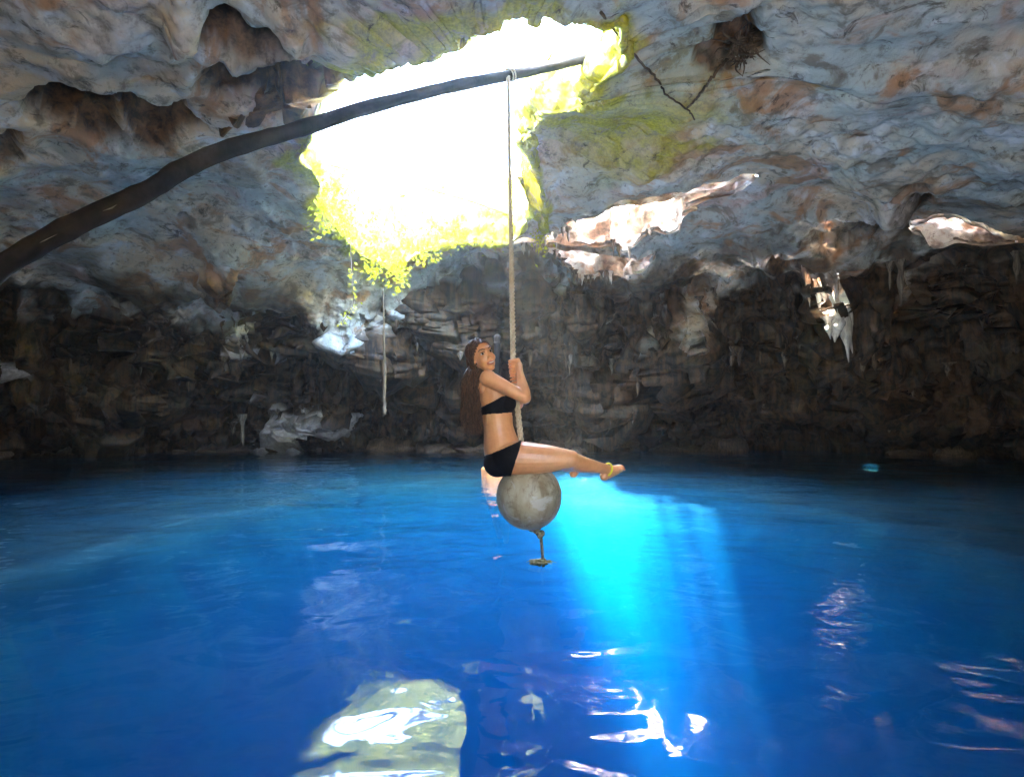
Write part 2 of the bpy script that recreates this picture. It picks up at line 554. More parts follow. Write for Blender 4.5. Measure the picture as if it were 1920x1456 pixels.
for sh in shafts:
    na, nr_ = 220, 60
    a = np.linspace(-math.pi, math.pi, na, endpoint=False)
    rr = shaft_r(a, sh['seed'])
    c, s_ = math.cos(sh['rot']), math.sin(sh['rot'])
    bx, by = [], []
    u, v = np.cos(a) * rr * sh['rx'], np.sin(a) * rr * sh['ry']
    X0, Y0 = sh['c'][0] + u * c - v * s_, sh['c'][1] + u * s_ + v * c
    zb = np.array([roof_z(x, y) for x, y in zip(X0, Y0)]) - 0.08
    zb = np.convolve(np.concatenate([zb[-3:], zb, zb[:3]]), np.ones(7) / 7, 'valid')
    VV = []
    for t in np.linspace(0, 1, nr_):
        g = 1 + sh['flare'] * t
        VV.append(np.stack([sh['c'][0] + (X0 - sh['c'][0]) * g + sh['lean'][0] * t, sh['c'][1] + (Y0 - sh['c'][1]) * g + sh['lean'][1] * t, zb + (sh['z1'] - zb) * t], 1))
    VV = np.array(VV)
    nn = normals(VV).reshape(-1, 3)
    pv = VV.reshape(-1, 3)
    out = pv - VV.mean(1, keepdims=True).repeat(na, 1).reshape(-1, 3)
    if (nn[:, 0] * out[:, 0] + nn[:, 1] * out[:, 1]).mean() < 0: nn = -nn
    tfade = np.repeat(sstep(0, 0.15, np.linspace(0, 1, nr_)), na)
    dd = 0.30 * fbm(pv * 1.2, 3, 501) + 0.10 * fbm(pv * np.array([3, 3, 1.0]), 4, 511, 0.6) + 0.07 * fbm(pv * 7, 4, 521, 0.6)
    dd = dd * min(1.0, sh['ry'] / 0.6 if sh['rx'] > 0.8 else 0.25)
    pv = pv + nn * (dd * (0.25 + 0.75 * tfade))[:, None]
    z0 = np.zeros(len(pv))
    me_ = mesh_from('added_shaft', pv, grid_faces(nr_, na, True), True, {'wall': z0, 'brown': 0.85 * sstep(-0.15, 0.35, fbm(pv * np.array([2.2, 2.2, 1.2]), 4, 531, 0.6)), 'pale': z0 + 0.1, 'moss': z0})
    link('added_shaft', me_, ROCK, cave)
    sh['lip'] = np.stack([X0, Y0, zb], 1)

# ------------------------------------------------------------------ lake bed
bt = np.linspace(-math.pi, math.pi, 260, endpoint=False)
Rw_b = np.interp(bt, TH, Rw, period=2 * math.pi)
Rs_b = outline_r(bt, 0.35, 3.2, 3.3, 6.2, 9.5, 2.2)
Rs_b = np.minimum(Rs_b + 0.35 * fbm(np.stack([np.cos(bt) * 5, np.sin(bt) * 5, 0 * bt], 1) * 0.5, 4, 201), Rw_b - 0.8)
br_, bz_ = [], []
for s in np.linspace(0, 1, 40):                                   # shallow shelf along the walls
    br_.append(Rw_b + 0.6 - (Rw_b + 0.6 - (Rs_b + 1.1)) * s); bz_.append(0 * bt - 0.06 - 0.10 * s)
for s in np.linspace(0.05, 1, 24):                                # rounding over into the deep
    br_.append(Rs_b + 1.1 * (1 - s)); bz_.append(0 * bt - 0.16 - 2.5 * s ** 2.0)
for s in np.linspace(0.05, 1, 26):
    br_.append(Rs_b * (1 + 0.12 * s)); bz_.append(0 * bt - 2.68 - 9.6 * s)
for s in np.linspace(0.08, 1, 14):
    br_.append(Rs_b * 1.12 * (1 - s) + 0.01); bz_.append(0 * bt - 12.35 - 0.8 * s)
br_, bz_ = np.array(br_), np.array(bz_)
bV = np.stack([HX + br_ * np.cos(bt), HY + br_ * np.sin(bt), bz_], -1).reshape(-1, 3)
bV[:, 2] += 0.05 * fbm(bV * 1.1, 4, 211) - 0.02
bV[:, :2] += 0.20 * np.stack([fbm(bV * 0.8, 3, 213), fbm(bV * 0.8, 3, 214)], 1)
BED = simple('wet_rock', (0.02, 0.017, 0.013), (0.06, 0.05, 0.04), 2.0, 0.7, 0.5, 0.05)
tag(link('lake_bed', mesh_from('lake_bed', bV, grid_faces(br_.shape[0], 260, True)), BED), kind='structure')

# ------------------------------------------------------------------ unseen pale slab, added to bounce sunlight onto the ceiling
lx, ly = np.linspace(-4.5, 6.0, 60), np.linspace(-7.0, -1.5, 40)
GX, GY = np.meshgrid(lx, ly)
lp = np.stack([GX.ravel(), GY.ravel(), 0 * GX.ravel()], 1)
edge_ = np.minimum.reduce([lp[:, 0] + 4.5, 6.0 - lp[:, 0], -1.5 - lp[:, 1]])
lp[:, 2] = 0.22 - 1.6 * (1 - sstep(0, 0.6, edge_)) + 0.07 * fbm(lp * 1.4, 4, 701)
BOUNCE = simple('bounce_stone', (0.34, 0.31, 0.26), (0.48, 0.45, 0.39), 2.0, 0.85, 0.5, 0.02)
tag(link('bounce_landing', mesh_from('bounce_landing', lp, grid_faces(40, 60, False)), BOUNCE), kind='structure')

# ------------------------------------------------------------------ water
def water_mesh():
    xs = np.concatenate([np.linspace(-19, -7, 60, endpoint=False), np.linspace(-7, 7, 420, endpoint=False), np.linspace(7, 19, 61)])
    ys = np.concatenate([np.linspace(-7.5, 0.5, 40, endpoint=False), np.linspace(0.5, 10, 380, endpoint=False), np.linspace(10, 19, 90)])
    GX, GY = np.meshgrid(xs, ys)
    p = np.stack([GX.ravel(), GY.ravel(), 0 * GX.ravel()], 1)
    z = 0.017 * fbm(p * np.array([0.9, 1.1, 1]) , 2, 301) + 0.0042 * fbm(p * np.array([2.3, 2.0, 1]) + 0.5 * np.stack([fbm(p * 0.8, 2, 303)] * 3, 1), 2, 302)
    wv = np.stack([fbm(p * 1.3, 2, 304), fbm(p * 1.3, 2, 305), 0 * p[:, 0]], 1)
    z += 0.0042 * fbm((p + 0.25 * wv) * np.array([4.6, 5.6, 1]), 2, 306)
    # rings from the dripping tail of the buoy rope
    d = np.hypot(p[:, 0] - 0.19, p[:, 1] - 3.72)
    z += 0.006 * np.cos(d * 22) * np.exp(-d * 2.5)
    edge = np.minimum.reduce([p[:, 0] + 19, 19 - p[:, 0], p[:, 1] + 7.5, 19 - p[:, 1]])
    z *= sstep(0, 0.5, edge)
    p[:, 2] = z
    nr, nc = GX.shape
    Fq = grid_faces(nr, nc, False)
    # closed box: skirts and bottom
    idx = np.arange(nr * nc).reshape(nr, nc)
    ringi = np.concatenate([idx[0, :], idx[1:, -1], idx[-1, -2::-1], idx[-2:0:-1, 0]])
    low = p[ringi].copy(); low[:, 2] = -15
    n0 = len(p)
    m = len(ringi)
    a = ringi; b = np.roll(ringi, -1)
    c = n0 + (np.arange(m) + 1) % m; d_ = n0 + np.arange(m)
    sk_ = np.stack([b, a, d_, c], 1)
    me = bpy.data.meshes.new('water')
    Vv = np.concatenate([p, low])
    cen_i = len(Vv)
    Vv = np.concatenate([Vv, [[0, 5, -15]]])
    bot = np.stack([d_, np.full(m, cen_i), c, c], 1)
    faces = [tuple(q) for q in np.concatenate([Fq, sk_]).tolist()] + [(int(x[2]), int(x[0]), int(x[1])) for x in bot]
    me.from_pydata(Vv.tolist(), [], faces)
    me.update()
    me.polygons.foreach_set('use_smooth', np.ones(len(me.polygons), dtype=bool))
    return me
m = NT('water')
p = m.pos()
wbn = m.bump(m.noise(m.mapping(p, (1, 1.4, 1)), 5.0, 2, 0.5, 0.6), 0.05, 0.03)
fr = m.n('ShaderNodeFresnel'); fr.inputs['IOR'].default_value = 1.333; m.l(wbn, fr.inputs['Normal'])
tr = m.n('ShaderNodeBsdfTransparent')
gl = m.n('ShaderNodeBsdfGlossy'); gl.inputs['Roughness'].default_value = 0.03
m.l(wbn, gl.inputs['Normal'])
mx = m.n('ShaderNodeMixShader')
m.l(fr.outputs[0], mx.inputs[0]); m.l(tr.outputs[0], mx.inputs[1]); m.l(gl.outputs[0], mx.inputs[2])
m.l(mx.outputs[0], m.out.inputs['Surface'])
va = m.n('ShaderNodeVolumeAbsorption'); va.inputs['Color'].default_value = (0.0, 0.76, 0.88, 1); va.inputs['Density'].default_value = 1.1
vsn = m.n('ShaderNodeVolumeScatter'); vsn.inputs['Color'].default_value = (0.06, 0.50, 1.0, 1); vsn.inputs['Density'].default_value = 0.17
vsn.inputs['Anisotropy'].default_value = 0.3
ad = m.n('ShaderNodeAddShader')
m.l(va.outputs[0], ad.inputs[0]); m.l(vsn.outputs[0], ad.inputs[1])
m.l(ad.outputs[0], m.out.inputs['Volume'])
WATER = m.m
water = link('water', water_mesh(), WATER)
tag(water, kind='structure')

# ------------------------------------------------------------------ ground above the cave
gs = np.arange(-34, 34.01, 0.5)
GX, GY = np.meshgrid(gs, gs + 6)
gp = np.stack([GX.ravel(), GY.ravel(), 0 * GX.ravel()], 1)
gp[:, 2] = 5.82 + 0.10 * fbm(gp * 0.5, 3, 601)
gF = grid_faces(GX.shape[0], GX.shape[1], False)
gc = gp[gF].mean(1)
ga = np.arctan2(gc[:, 1] - HY, gc[:, 0] - HX)
gcut = np.hypot(gc[:, 0] - HX, gc[:, 1] - HY) < np.interp(ga, TH, Rh, period=2 * math.pi) + 1.15
for sh in shafts:
    gcut |= in_shaft(gc[:, 0], gc[:, 1], sh, 1.0 + sh['flare'] + 0.6, 1.0) | in_shaft(gc[:, 0], gc[:, 1], sh, 1.0 + sh['flare'] + 0.6, 0.6)
gcut |= (gc[:, 1] < -1.8) & (gc[:, 1] > -8) & (np.abs(gc[:, 0] - 0.5) < 2.4)
GROUND = simple('leaf_litter', (0.06, 0.05, 0.03), (0.16, 0.14, 0.07), 3.0, 0.9, 0.5, 0.05)
tag(link('ground', mesh_from('ground', gp, gF[~gcut]), GROUND), kind='structure')

# ------------------------------------------------------------------ trees over the opening
m = NT('tree_leaf')
ln = m.noise(m.pos(), 1.3, 4)
lc = m.mix(m.ramp(ln, 0.35, 0.65), (0.05, 0.09, 0.015), (0.13, 0.16, 0.03))
ld = m.n('ShaderNodeBsdfDiffuse'); m.l(lc, ld.inputs['Color'])
lt = m.n('ShaderNodeBsdfTranslucent'); m.l(m.mix(0.5, lc, (0.22, 0.26, 0.02)), lt.inputs['Color'])
lm = m.n('ShaderNodeMixShader'); lm.inputs[0].default_value = 0.45
m.l(ld.outputs[0], lm.inputs[1]); m.l(lt.outputs[0], lm.inputs[2]); m.l(lm.outputs[0], m.out.inputs['Surface'])
LEAF = m.m
BARK = simple('bark', (0.07, 0.05, 0.035), (0.20, 0.16, 0.12), 3, 0.85, 0.6, 0.02, (6, 6, 1))

def leaf_cards(centres, size, seed, droop=0.0):
    r = np.random.default_rng(seed)
    n = len(centres)
    d = r.normal(size=(n, 3)); d[:, 2] = d[:, 2] * 0.5 - droop
    d /= np.linalg.norm(d, axis=1, keepdims=True)
    q = r.normal(size=(n, 3)); s = np.cross(d, q); s /= np.linalg.norm(s, axis=1, keepdims=True)
    nn = np.cross(d, s)
    L = (size * r.uniform(0.7, 1.3, n))[:, None]
    a = centres; b = centres + d * L * 0.5 + s * L * 0.24 + nn * L * 0.06; c = centres + d * L; e = centres + d * L * 0.5 - s * L * 0.24 + nn * L * 0.06
    V = np.stack([a, b, c, e], 1).reshape(-1, 3)
    return V, np.arange(4 * n).reshape(n, 4)

SLX, SLY = SUN_TRAVEL.x / -SUN_TRAVEL.z, SUN_TRAVEL.y / -SUN_TRAVEL.z
def sun_gap(c):
    """gaps in the foliage that let the sun down to the water"""
    x, y = c[:, 0] + SLX * c[:, 2], c[:, 1] + SLY * c[:, 2]
    r1 = np.hypot((x - 1.15 - 0.12 * np.sin(y * 3.1)) / 0.50, (y - 7.7) / 1.3)
    r2 = np.hypot((x - 1.95) / 0.22, (y - 6.0) / 0.6)
    rnd_ = np.random.default_rng(77).uniform(size=len(x))
    g = (rnd_ > sstep(0.4, 2.7, r1) ** 3.0) | (rnd_ > sstep(0.5, 1.8, r2) ** 2.0)
    g |= (x > 2.5 + 0.12 * np.sin(y * 2.3)) & (rnd_ > 0.1)
    x5, y5 = c[:, 0] + SLX * (c[:, 2] - 6.8), c[:, 1] + SLY * (c[:, 2] - 6.8)
    for sh in shafts:
        g |= in_shaft(x5, y5, sh, 1.5, 1.0)
    return g

def tree(base, h, clumps, nleaf, seed, label, size=0.26):
    root = link('tree', None); root.location = base
    tag(root, label, 'tree', None)
    rnd = random.Random(seed)
    mb = MB()
    lean = Vector((clumps[0][0] - base[0], clumps[0][1] - base[1], 0)) * 0.5
    path = [Vector((0, 0, -0.3)) + lean * (t ** 1.6) + Vector((rnd.uniform(-.08, .08), rnd.uniform(-.08, .08), h * t)) for t in np.linspace(0, 1, 9)]
    mb.tube(path, [0.20 * (1 - 0.6 * t) for t in np.linspace(0, 1, 9)], 10)
    for cl in clumps:
        e = Vector(cl[:3]) - Vector(base)
        s0 = path[6]
        mid_ = (s0 + e) / 2 + Vector((rnd.uniform(-.3, .3), rnd.uniform(-.3, .3), 0.3))
        mb.tube(spline([s0, mid_, e], 8), [0.08 - 0.008 * k for k in range(8)], 7)
    mb.build('trunk', BARK, root)
    r = np.random.default_rng(seed)
    cs = []
    for cl in clumps:
        n = int(nleaf * cl[3] ** 2 / sum(c[3] ** 2 for c in clumps))
        u = r.normal(size=(n, 3)); u /= np.linalg.norm(u, axis=1, keepdims=True)
        cs.append(np.array(cl[:3]) + u * (r.uniform(0.15, 1, n) ** 0.45)[:, None] * np.array([cl[3], cl[3], cl[3] * 0.55]))
    c = np.concatenate(cs)
    c = c[~sun_gap(c)] - np.array(base)
    V_, F_ = leaf_cards(c, size, seed)
    link('crown', mesh_from('crown', V_, F_, False), LEAF, root)
    return root
tree((-5.6, 6.4, 5.8), 6.0, [(-3.3, 7.2, 12.4, 1.6), (-2.6, 9.2, 12.2, 1.5), (-2.9, 5.4, 12.0, 1.6), (-4.9, 8.0, 12.6, 1.6), (-4.3, 5.9, 12.3, 1.4), (-1.7, 7.2, 12.7, 1.3), (-1.9, 5.2, 12.9, 1.2), (-3.6, 9.6, 12.9, 1.3), (-4.6, 10.8, 12.6, 1.5), (-3.0, 11.0, 12.4, 1.4)],
     32000, 1, 'leafy tree leaning over the left side of the roof opening')

# ------------------------------------------------------------------ stalactites
def stal_mesh(seed):
    rnd = random.Random(seed)
    n, sgm = 12, 10
    V_, F_ = [], []
    ph = [rnd.uniform(0.6, 1.35) for _ in range(sgm)]
    dx, dy = rnd.uniform(-.06, .06), rnd.uniform(-.06, .06)
    for i in range(n):
        t = i / (n - 1)
        r = (1 - t) ** 0.8 * (0.9 + 0.35 * math.sin(t * 9 + seed)) * 0.16 + 0.012 + (0.04 * (1 - t / 0.2) if t < 0.2 else 0)
        for j in range(sgm):
            a = 2 * math.pi * j / sgm
            rj = r * (1 + rnd.uniform(-.14, .14))
            V_.append((math.cos(a) * rj * ph[j] + dx * t * t, math.sin(a) * rj * ph[j] + dy * t * t, 0.18 - 1.18 * t))
    for i in range(n - 1):
        for j in range(sgm):
            k = (j + 1) % sgm
            F_.append((i * sgm + j, i * sgm + k, (i + 1) * sgm + k, (i + 1) * sgm + j))
    V_.append((dx, dy, -1.03)); 
    for j in range(sgm):
        F_.append(((n - 1) * sgm + j, (n - 1) * sgm + (j + 1) % sgm, len(V_) - 1))
    me = bpy.data.meshes.new('stalactite')
    me.from_pydata(V_, [], F_)
    me.polygons.foreach_set('use_smooth', np.ones(len(me.polygons), dtype=bool))
    return me
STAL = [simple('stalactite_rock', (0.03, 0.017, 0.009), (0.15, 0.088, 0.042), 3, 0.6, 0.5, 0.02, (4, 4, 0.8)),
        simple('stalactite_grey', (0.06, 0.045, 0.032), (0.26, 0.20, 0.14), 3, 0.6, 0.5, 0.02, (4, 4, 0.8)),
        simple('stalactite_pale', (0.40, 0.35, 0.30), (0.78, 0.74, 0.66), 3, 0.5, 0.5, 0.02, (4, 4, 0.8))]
stal_me = []
for mi in range(3):
    for k in range(5):
        me = stal_mesh(k * 7 + mi); me.materials.append(STAL[mi]); stal_me.append(me)
def stalactite(pos, length, width, kind, rnd):
    o = link('stalactite', stal_me[kind * 5 + rnd.randrange(5)], None, cave)
    o.location = pos
    o.scale = (width, width, length)
    o.rotation_euler = (0, 0, rnd.uniform(0, 6.28))
    return o
rnd = random.Random(3)
segrows = {}
Srow = SS[:, 0]
VG = pf2.reshape(rows, NT_, 3)
def row_of(sv):
    return int(np.argmin(np.abs(Srow - sv)))
cand = []
for sv, wgt in ((2.98, 0.45), (4.98, 0.3), (6.98, 0.15), (2.15, 0.1)):
    rw = row_of(sv)
    pr = VG[rw]
    x_, y_, f_ = project(pr)
    ok = np.where((f_ > 3) & (x_ > -60) & (x_ < 1980))[0]
    for i in rnd.sample(list(ok), int(230 * wgt)):
        cand.append((tuple(pr[i]), sv))
for pos, sv in cand:
    L = rnd.uniform(0.12, 0.42) * (1.25 if sv < 3 else 0.8)
    L = min(L, pos[2] - 0.05) if pos[2] > 0.2 else 0.1
    stalactite((pos[0] * 1.004, pos[1] * 1.004, pos[2] + 0.10), L, rnd.uniform(0.28, 0.7), 0 if rnd.random() < 0.62 else 1, rnd)
# fringes along the far lips of the added sunlit shafts
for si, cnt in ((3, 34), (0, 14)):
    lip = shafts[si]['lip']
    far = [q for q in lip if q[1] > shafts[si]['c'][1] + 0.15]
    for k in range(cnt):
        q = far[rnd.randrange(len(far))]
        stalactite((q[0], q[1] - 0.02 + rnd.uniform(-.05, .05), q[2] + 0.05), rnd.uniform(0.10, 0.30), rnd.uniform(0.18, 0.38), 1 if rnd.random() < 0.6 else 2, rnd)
# the bright pair under the added narrow shaft on the right, and a few more the photograph singles out
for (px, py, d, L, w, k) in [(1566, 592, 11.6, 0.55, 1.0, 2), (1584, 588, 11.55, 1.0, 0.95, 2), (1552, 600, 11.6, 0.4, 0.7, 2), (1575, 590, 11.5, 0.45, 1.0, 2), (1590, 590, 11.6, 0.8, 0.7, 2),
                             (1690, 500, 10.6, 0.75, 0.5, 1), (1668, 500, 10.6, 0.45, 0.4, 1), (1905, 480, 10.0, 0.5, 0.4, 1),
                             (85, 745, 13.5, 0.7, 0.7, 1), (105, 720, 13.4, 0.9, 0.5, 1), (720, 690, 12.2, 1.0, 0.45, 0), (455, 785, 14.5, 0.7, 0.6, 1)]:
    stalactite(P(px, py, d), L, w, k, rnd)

# rocks along the foot of the wall
def rock_mesh(seed):
    V_, F_ = [], []
    nu, nv = 22, 14
    for i in range(nv + 1):
        th = math.pi * i / nv
        for j in range(nu):
            a = 2 * math.pi * j / nu
            V_.append((math.sin(th) * math.cos(a), math.sin(th) * math.sin(a), math.cos(th)))
    for i in range(nv):
        for j in range(nu):
            k = (j + 1) % nu
            F_.append((i * nu + j, (i + 1) * nu + j, (i + 1) * nu + k, i * nu + k))
    V_ = np.array(V_)
    V_ = V_ * (1 + 0.55 * fbm(V_ * 1.1 + seed * 7, 3, seed) + 0.16 * fbm(V_ * 4 + seed, 3, seed + 5))[:, None]
    me = mesh_from('rock', V_, F_)
    me.materials.append(STAL[0])
    return me
rock_me = [rock_mesh(800 + k) for k in range(5)]
foot = VG[row_of(8.97)]
fx, fy, ff = project(foot)
ok = np.where((ff > 3) & (fx > -80) & (fx < 2000))[0]
for k in range(34):
    q = foot[ok[rnd.randrange(len(ok))]]
    o = link('rock', rock_me[k % 5], None, cave)
    sc_ = rnd.uniform(0.18, 0.6)
    o.location = (q[0] * 0.985, q[1] - rnd.uniform(0.0, 0.5), rnd.uniform(-0.12, 0.04))
    o.scale = (sc_ * rnd.uniform(0.8, 1.6), sc_, sc_ * rnd.uniform(0.35, 0.8))
    o.rotation_euler = (0, 0, rnd.uniform(0, 6.28))

# ------------------------------------------------------------------ the pole, the swing rope, the buoy
WOOD_DARK = simple('dark_wood', (0.005, 0.0037, 0.003), (0.034, 0.023, 0.015), 2.5, 0.8, 0.7, 0.02, (1.5, 1.5, 1.5), Specular_IOR_Level=0.2)
WOOD_PALE = simple('weathered_wood', (0.22, 0.17, 0.11), (0.42, 0.35, 0.24), 3, 0.8, 0.5, 0.01)
pole_pts = [np.array([-4.6, -2.1, 0.10]), np.array([-4.1, 0.2, 0.75]), P(-330, 690, 2.6), P(0, 502, 3.0), P(154, 416, 3.2), P(269, 358, 3.4), P(346, 318, 3.55), P(461, 270, 3.85), P(577, 235, 4.2), P(700, 200, 4.6), P(863, 160, 5.2), P(976, 136, 5.7), P(1084, 113, 6.3), P(1150, 99, 6.75), P(1190, 90, 7.05)]
mb = MB()
pp = spline(pole_pts, 90)
pp = [v + 0.010 * np.array([math.sin(i * 0.43), 0, math.cos(i * 0.31)]) for i, v in enumerate(pp)]
pr = [0.062 * (1 - 0.25 * max(0, i / 89 - 0.3)) * (1 + 0.05 * math.sin(i * 0.7) * math.sin(i * 0.23) + 0.03 * math.sin(i * 1.9)) for i in range(90)]
mb.tube(pp, pr, 18, jitter=0.05)
pole = mb.build('leaning_pole', WOOD_DARK)
tag(pole, 'long dark bent wooden pole rising from the left edge into the roof opening', 'pole')
# bark scars on the lower end of the pole
SCAR = simple('bare_wood', (0.10, 0.08, 0.06), (0.24, 0.20, 0.16), 14, 0.8, 0.4, 0.004)
for (i0, i1, w, a0) in [(26, 29, 0.018, 2.0), (21, 24, 0.016, 2.1), (31, 33, 0.007, 2.2)]:
    V_, F_ = [], []
    for i in range(i0, i1 + 1):
        c = Vector(pp[i]); t = (Vector(pp[i + 1]) - Vector(pp[i - 1])).normalized()
        side = t.cross(Vector((0, 1, 0))).normalized()
        if side.z < 0: side = -side
        front_ = Vector(CAM) - c; front_ = (front_ - t * front_.dot(t)).normalized()
        for k in range(4):
            a = 0.25 + (k - 1.5) * w / 0.07 * (0.6 + 0.4 * math.sin(i * 2.3)) * (1 if i0 < i < i1 else 0.3)
            V_.append(c + (front_ * math.cos(a) + side * math.sin(a)) * (pr[i] * 1.035))
    n_ = i1 - i0 + 1
    for i in range(n_ - 1):
        for k in range(3):
            F_.append((i * 4 + k, i * 4 + k + 1, (i + 1) * 4 + k + 1, (i + 1) * 4 + k))
    mb = MB(); mb.add(V_, F_); mb.build('bark_scar', SCAR, pole)

mb = MB()
bp = spline([P(612, 305, 9.0), P(720, 332, 9.6), P(860, 368, 10.2), P(1030, 425, 10.9)], 24)
mb.tube(bp, 0.045, 8, jitter=0.08)
tag(mb.build('fallen_branch', WOOD_PALE), 'thin pale branch lying across the lower part of the roof opening', 'branch')

m = NT('hemp_rope')
rn = m.noise(m.pos(), 90, 4)
m.principled(m.mix(m.ramp(rn, 0.3, 0.7), (0.46, 0.36, 0.23), (0.62, 0.52, 0.37)), 0.9, m.bump(rn, 0.5, 0.003))
ROPE = m.m
DW = 3.70
SCL = DW / 1048.0
def Wp(px, py, dy=0.0):
    """a point of the swing in the plane 3.7 m in front of the camera, moved dy straight back"""
    q = P(px, py, DW)
    return Vector((q[0], q[1] + dy, q[2]))

def ball_mesh(n):
    V_, F_ = [], []
    nu, nv = n * 2, n
    for i in range(nv + 1):
        th = math.pi * i / nv
        for j in range(nu):
            a = 2 * math.pi * j / nu
            V_.append((math.sin(th) * math.cos(a), math.sin(th) * math.sin(a), math.cos(th)))
    for i in range(nv):
        for j in range(nu):
            k = (j + 1) % nu
            F_.append((i * nu + j, (i + 1) * nu + j, (i + 1) * nu + k, i * nu + k))
    return V_, F_

def twisted(mb, pts, r, pitch, strands=3, seg=7, step=0.012):
    pts = [Vector(p) for p in pts]
    L = [0]
    for a, b in zip(pts[:-1], pts[1:]): L.append(L[-1] + (b - a).length)
    n = max(8, int(L[-1] / step))
    arr = np.array([tuple(p) for p in pts])
    ss = np.linspace(0, L[-1], n)
    C = np.stack([np.interp(ss, L, arr[:, k]) for k in range(3)], 1)
    t = np.gradient(C, axis=0); t /= np.linalg.norm(t, axis=1, keepdims=True)
    ref = np.array([0.0, 1.0, 0.0])
    u = ref - t * (t @ ref)[:, None]; u /= np.linalg.norm(u, axis=1, keepdims=True)
    v = np.cross(t, u)
    for k in range(strands):
        a = 2 * math.pi * (ss / pitch + k / strands)
        Q = C + (u * np.cos(a)[:, None] + v * np.sin(a)[:, None]) * r * 0.56
        mb.tube(Q, r * 0.47, seg)

rope_top = Vector(P(953, 141, 5.57))
rope_hand = Wp(962.5, 685, 0.0)
rope_low = Wp(977, 828, 0.0)
buoy_c = Wp(992, 930, 0.0)
mb = MB()
twisted(mb, [rope_top, rope_hand, Wp(966, 720, 0), rope_low, Wp(986, 885, 0)], 0.0205, 0.110)
rope = mb.build('swing_rope', ROPE)
tag(rope, 'thick twisted hemp rope hanging from the pole down to the buoy', 'rope')
# hitch round the pole
mb = MB()
tdir = Vector(pp[66]) - Vector(pp[64])
i_near = min(range(90), key=lambda i: (Vector(pp[i]) - rope_top).length)
pc = Vector(pp[i_near]); pd = (Vector(pp[i_near + 1]) - Vector(pp[i_near - 1])).normalized()
e1 = pd.orthogonal().normalized(); e2 = pd.cross(e1)
mb.tube([pc + pd * (0.035 * (k / 14) - 0.05) + (e1 * math.cos(k * 0.45) + e2 * math.sin(k * 0.45)) * (pr[i_near] + 0.010) for k in range(30)], 0.008, 7)
mb.build('hitch', ROPE, rope)
# below the buoy: knots, thin tail, frayed weedy end
TAILR = simple('dirty_rope', (0.10, 0.075, 0.045), (0.30, 0.24, 0.15), 60, 0.9, 0.5, 0.004)
def knot(c, r, tube_r, seed):
    rr = random.Random(seed); mb = MB()
    pts = []
    for k in range(60):
        a = k / 60 * 2 * math.pi
        x = (math.sin(a) + 2 * math.sin(2 * a)) * r / 3; y = (math.cos(a) - 2 * math.cos(2 * a)) * r / 3; z = -math.sin(3 * a) * r * 0.45
        pts.append(Vector(c) + Vector((x, z, y)))
    pts.append(pts[0])
    mb.tube(pts, tube_r, 7)
    mb.tube([Vector(c) + Vector((-r * .2, 0, r)), Vector(c) - Vector((-r * .2, 0, r))], tube_r * 1.3, 7)
    return mb
kn_c = [Wp(1005, 990, 0), Wp(1013, 1001, 0)]
for k, c in enumerate(kn_c):
    knot(c, 0.024 - 0.003 * k, 0.012, k).build('knot', TAILR, rope)
mb = MB(); twisted(mb, [Wp(1010, 994), Wp(1014, 1005), Wp(1016, 1025), Wp(1018, 1050), Wp(1019, 1062)], 0.011, 0.05, step=0.008)
mb.build('rope_tail', TAILR, rope)
mb = MB()
rr = random.Random(5)
e0 = Wp(1014, 1046)
bV_, bF_ = ball_mesh(14)
bV_ = np.array(bV_)
bV_ = bV_ * (1 + 0.7 * fbm(bV_ * 1.8 + 3, 3, 901) + 0.3 * fbm(bV_ * 6, 2, 902))[:, None]
mb.add([(e0.x - 0.012 + v[0] * 0.058, e0.y + v[1] * 0.035, 0.012 + v[2] * 0.020) for v in bV_], bF_)
for k in range(34):
    a = rr.uniform(0, 6.28); L = rr.uniform(0.03, 0.10)
    d = Vector((math.cos(a) * L * 1.1, math.sin(a) * L * 0.6, 0))
    b_ = Vector((e0.x, e0.y, 0.014))
    mb.tube([b_ + d * 0.2, b_ + d * 0.6 + Vector((rr.uniform(-.01, .01), 0, rr.uniform(-0.004, 0.012))), b_ + d + Vector((rr.uniform(-.01, .01), 0, -0.006))], [0.004, 0.003, 0.0012], 4)
mb.build('frayed_end', simple('rope_weed', (0.14, 0.13, 0.04), (0.38, 0.34, 0.16), 40, 0.8, 0.4, 0.004), rope)

# the buoy
m = NT('old_buoy')
p = m.pos()
b1 = m.noise(p, 5, 7, 0.65, 0.5); b2 = m.noise(p, 22, 6, 0.7); b3 = m.noise(m.mapping(p, (14, 14, 2.5)), 1.0, 5, 0.6)
c = m.mix(m.ramp(b1, 0.35, 0.65), (0.33, 0.27, 0.16), (0.44, 0.38, 0.26))
c = m.mix(m.ramp(b2, 0.52, 0.66, 0, 0.7), c, (0.17, 0.10, 0.045))
c = m.mix(m.ramp(b3, 0.48, 0.66, 0, 0.75), c, (0.20, 0.13, 0.06))
c = m.mix(m.ramp(m.noise(p, 9, 6, 0.6, 1.2), 0.54, 0.68, 0, 0.6), c, (0.15, 0.10, 0.05))
c = m.mix(m.ramp(m.noise(p, 3.2, 5, 0.6, 0.8), 0.56, 0.62, 0, 0.85), c, (0.50, 0.47, 0.40))
m.principled(c, m.ramp(b1, 0.3, 0.7, 0.35, 0.6), m.bump(b2, 0.25, 0.006))
BUOY = m.m
root = link('buoy', None); root.location = buoy_c
tag(root, 'weathered off white round buoy stained brown, used as the swing seat', 'buoy')
axis = (Wp(1004, 985) - Wp(985, 872)).normalized()
R_B = 0.2145
q = (-axis).to_track_quat('Z', 'Y')
V_, F_ = [], []
nu, nv = 72, 44
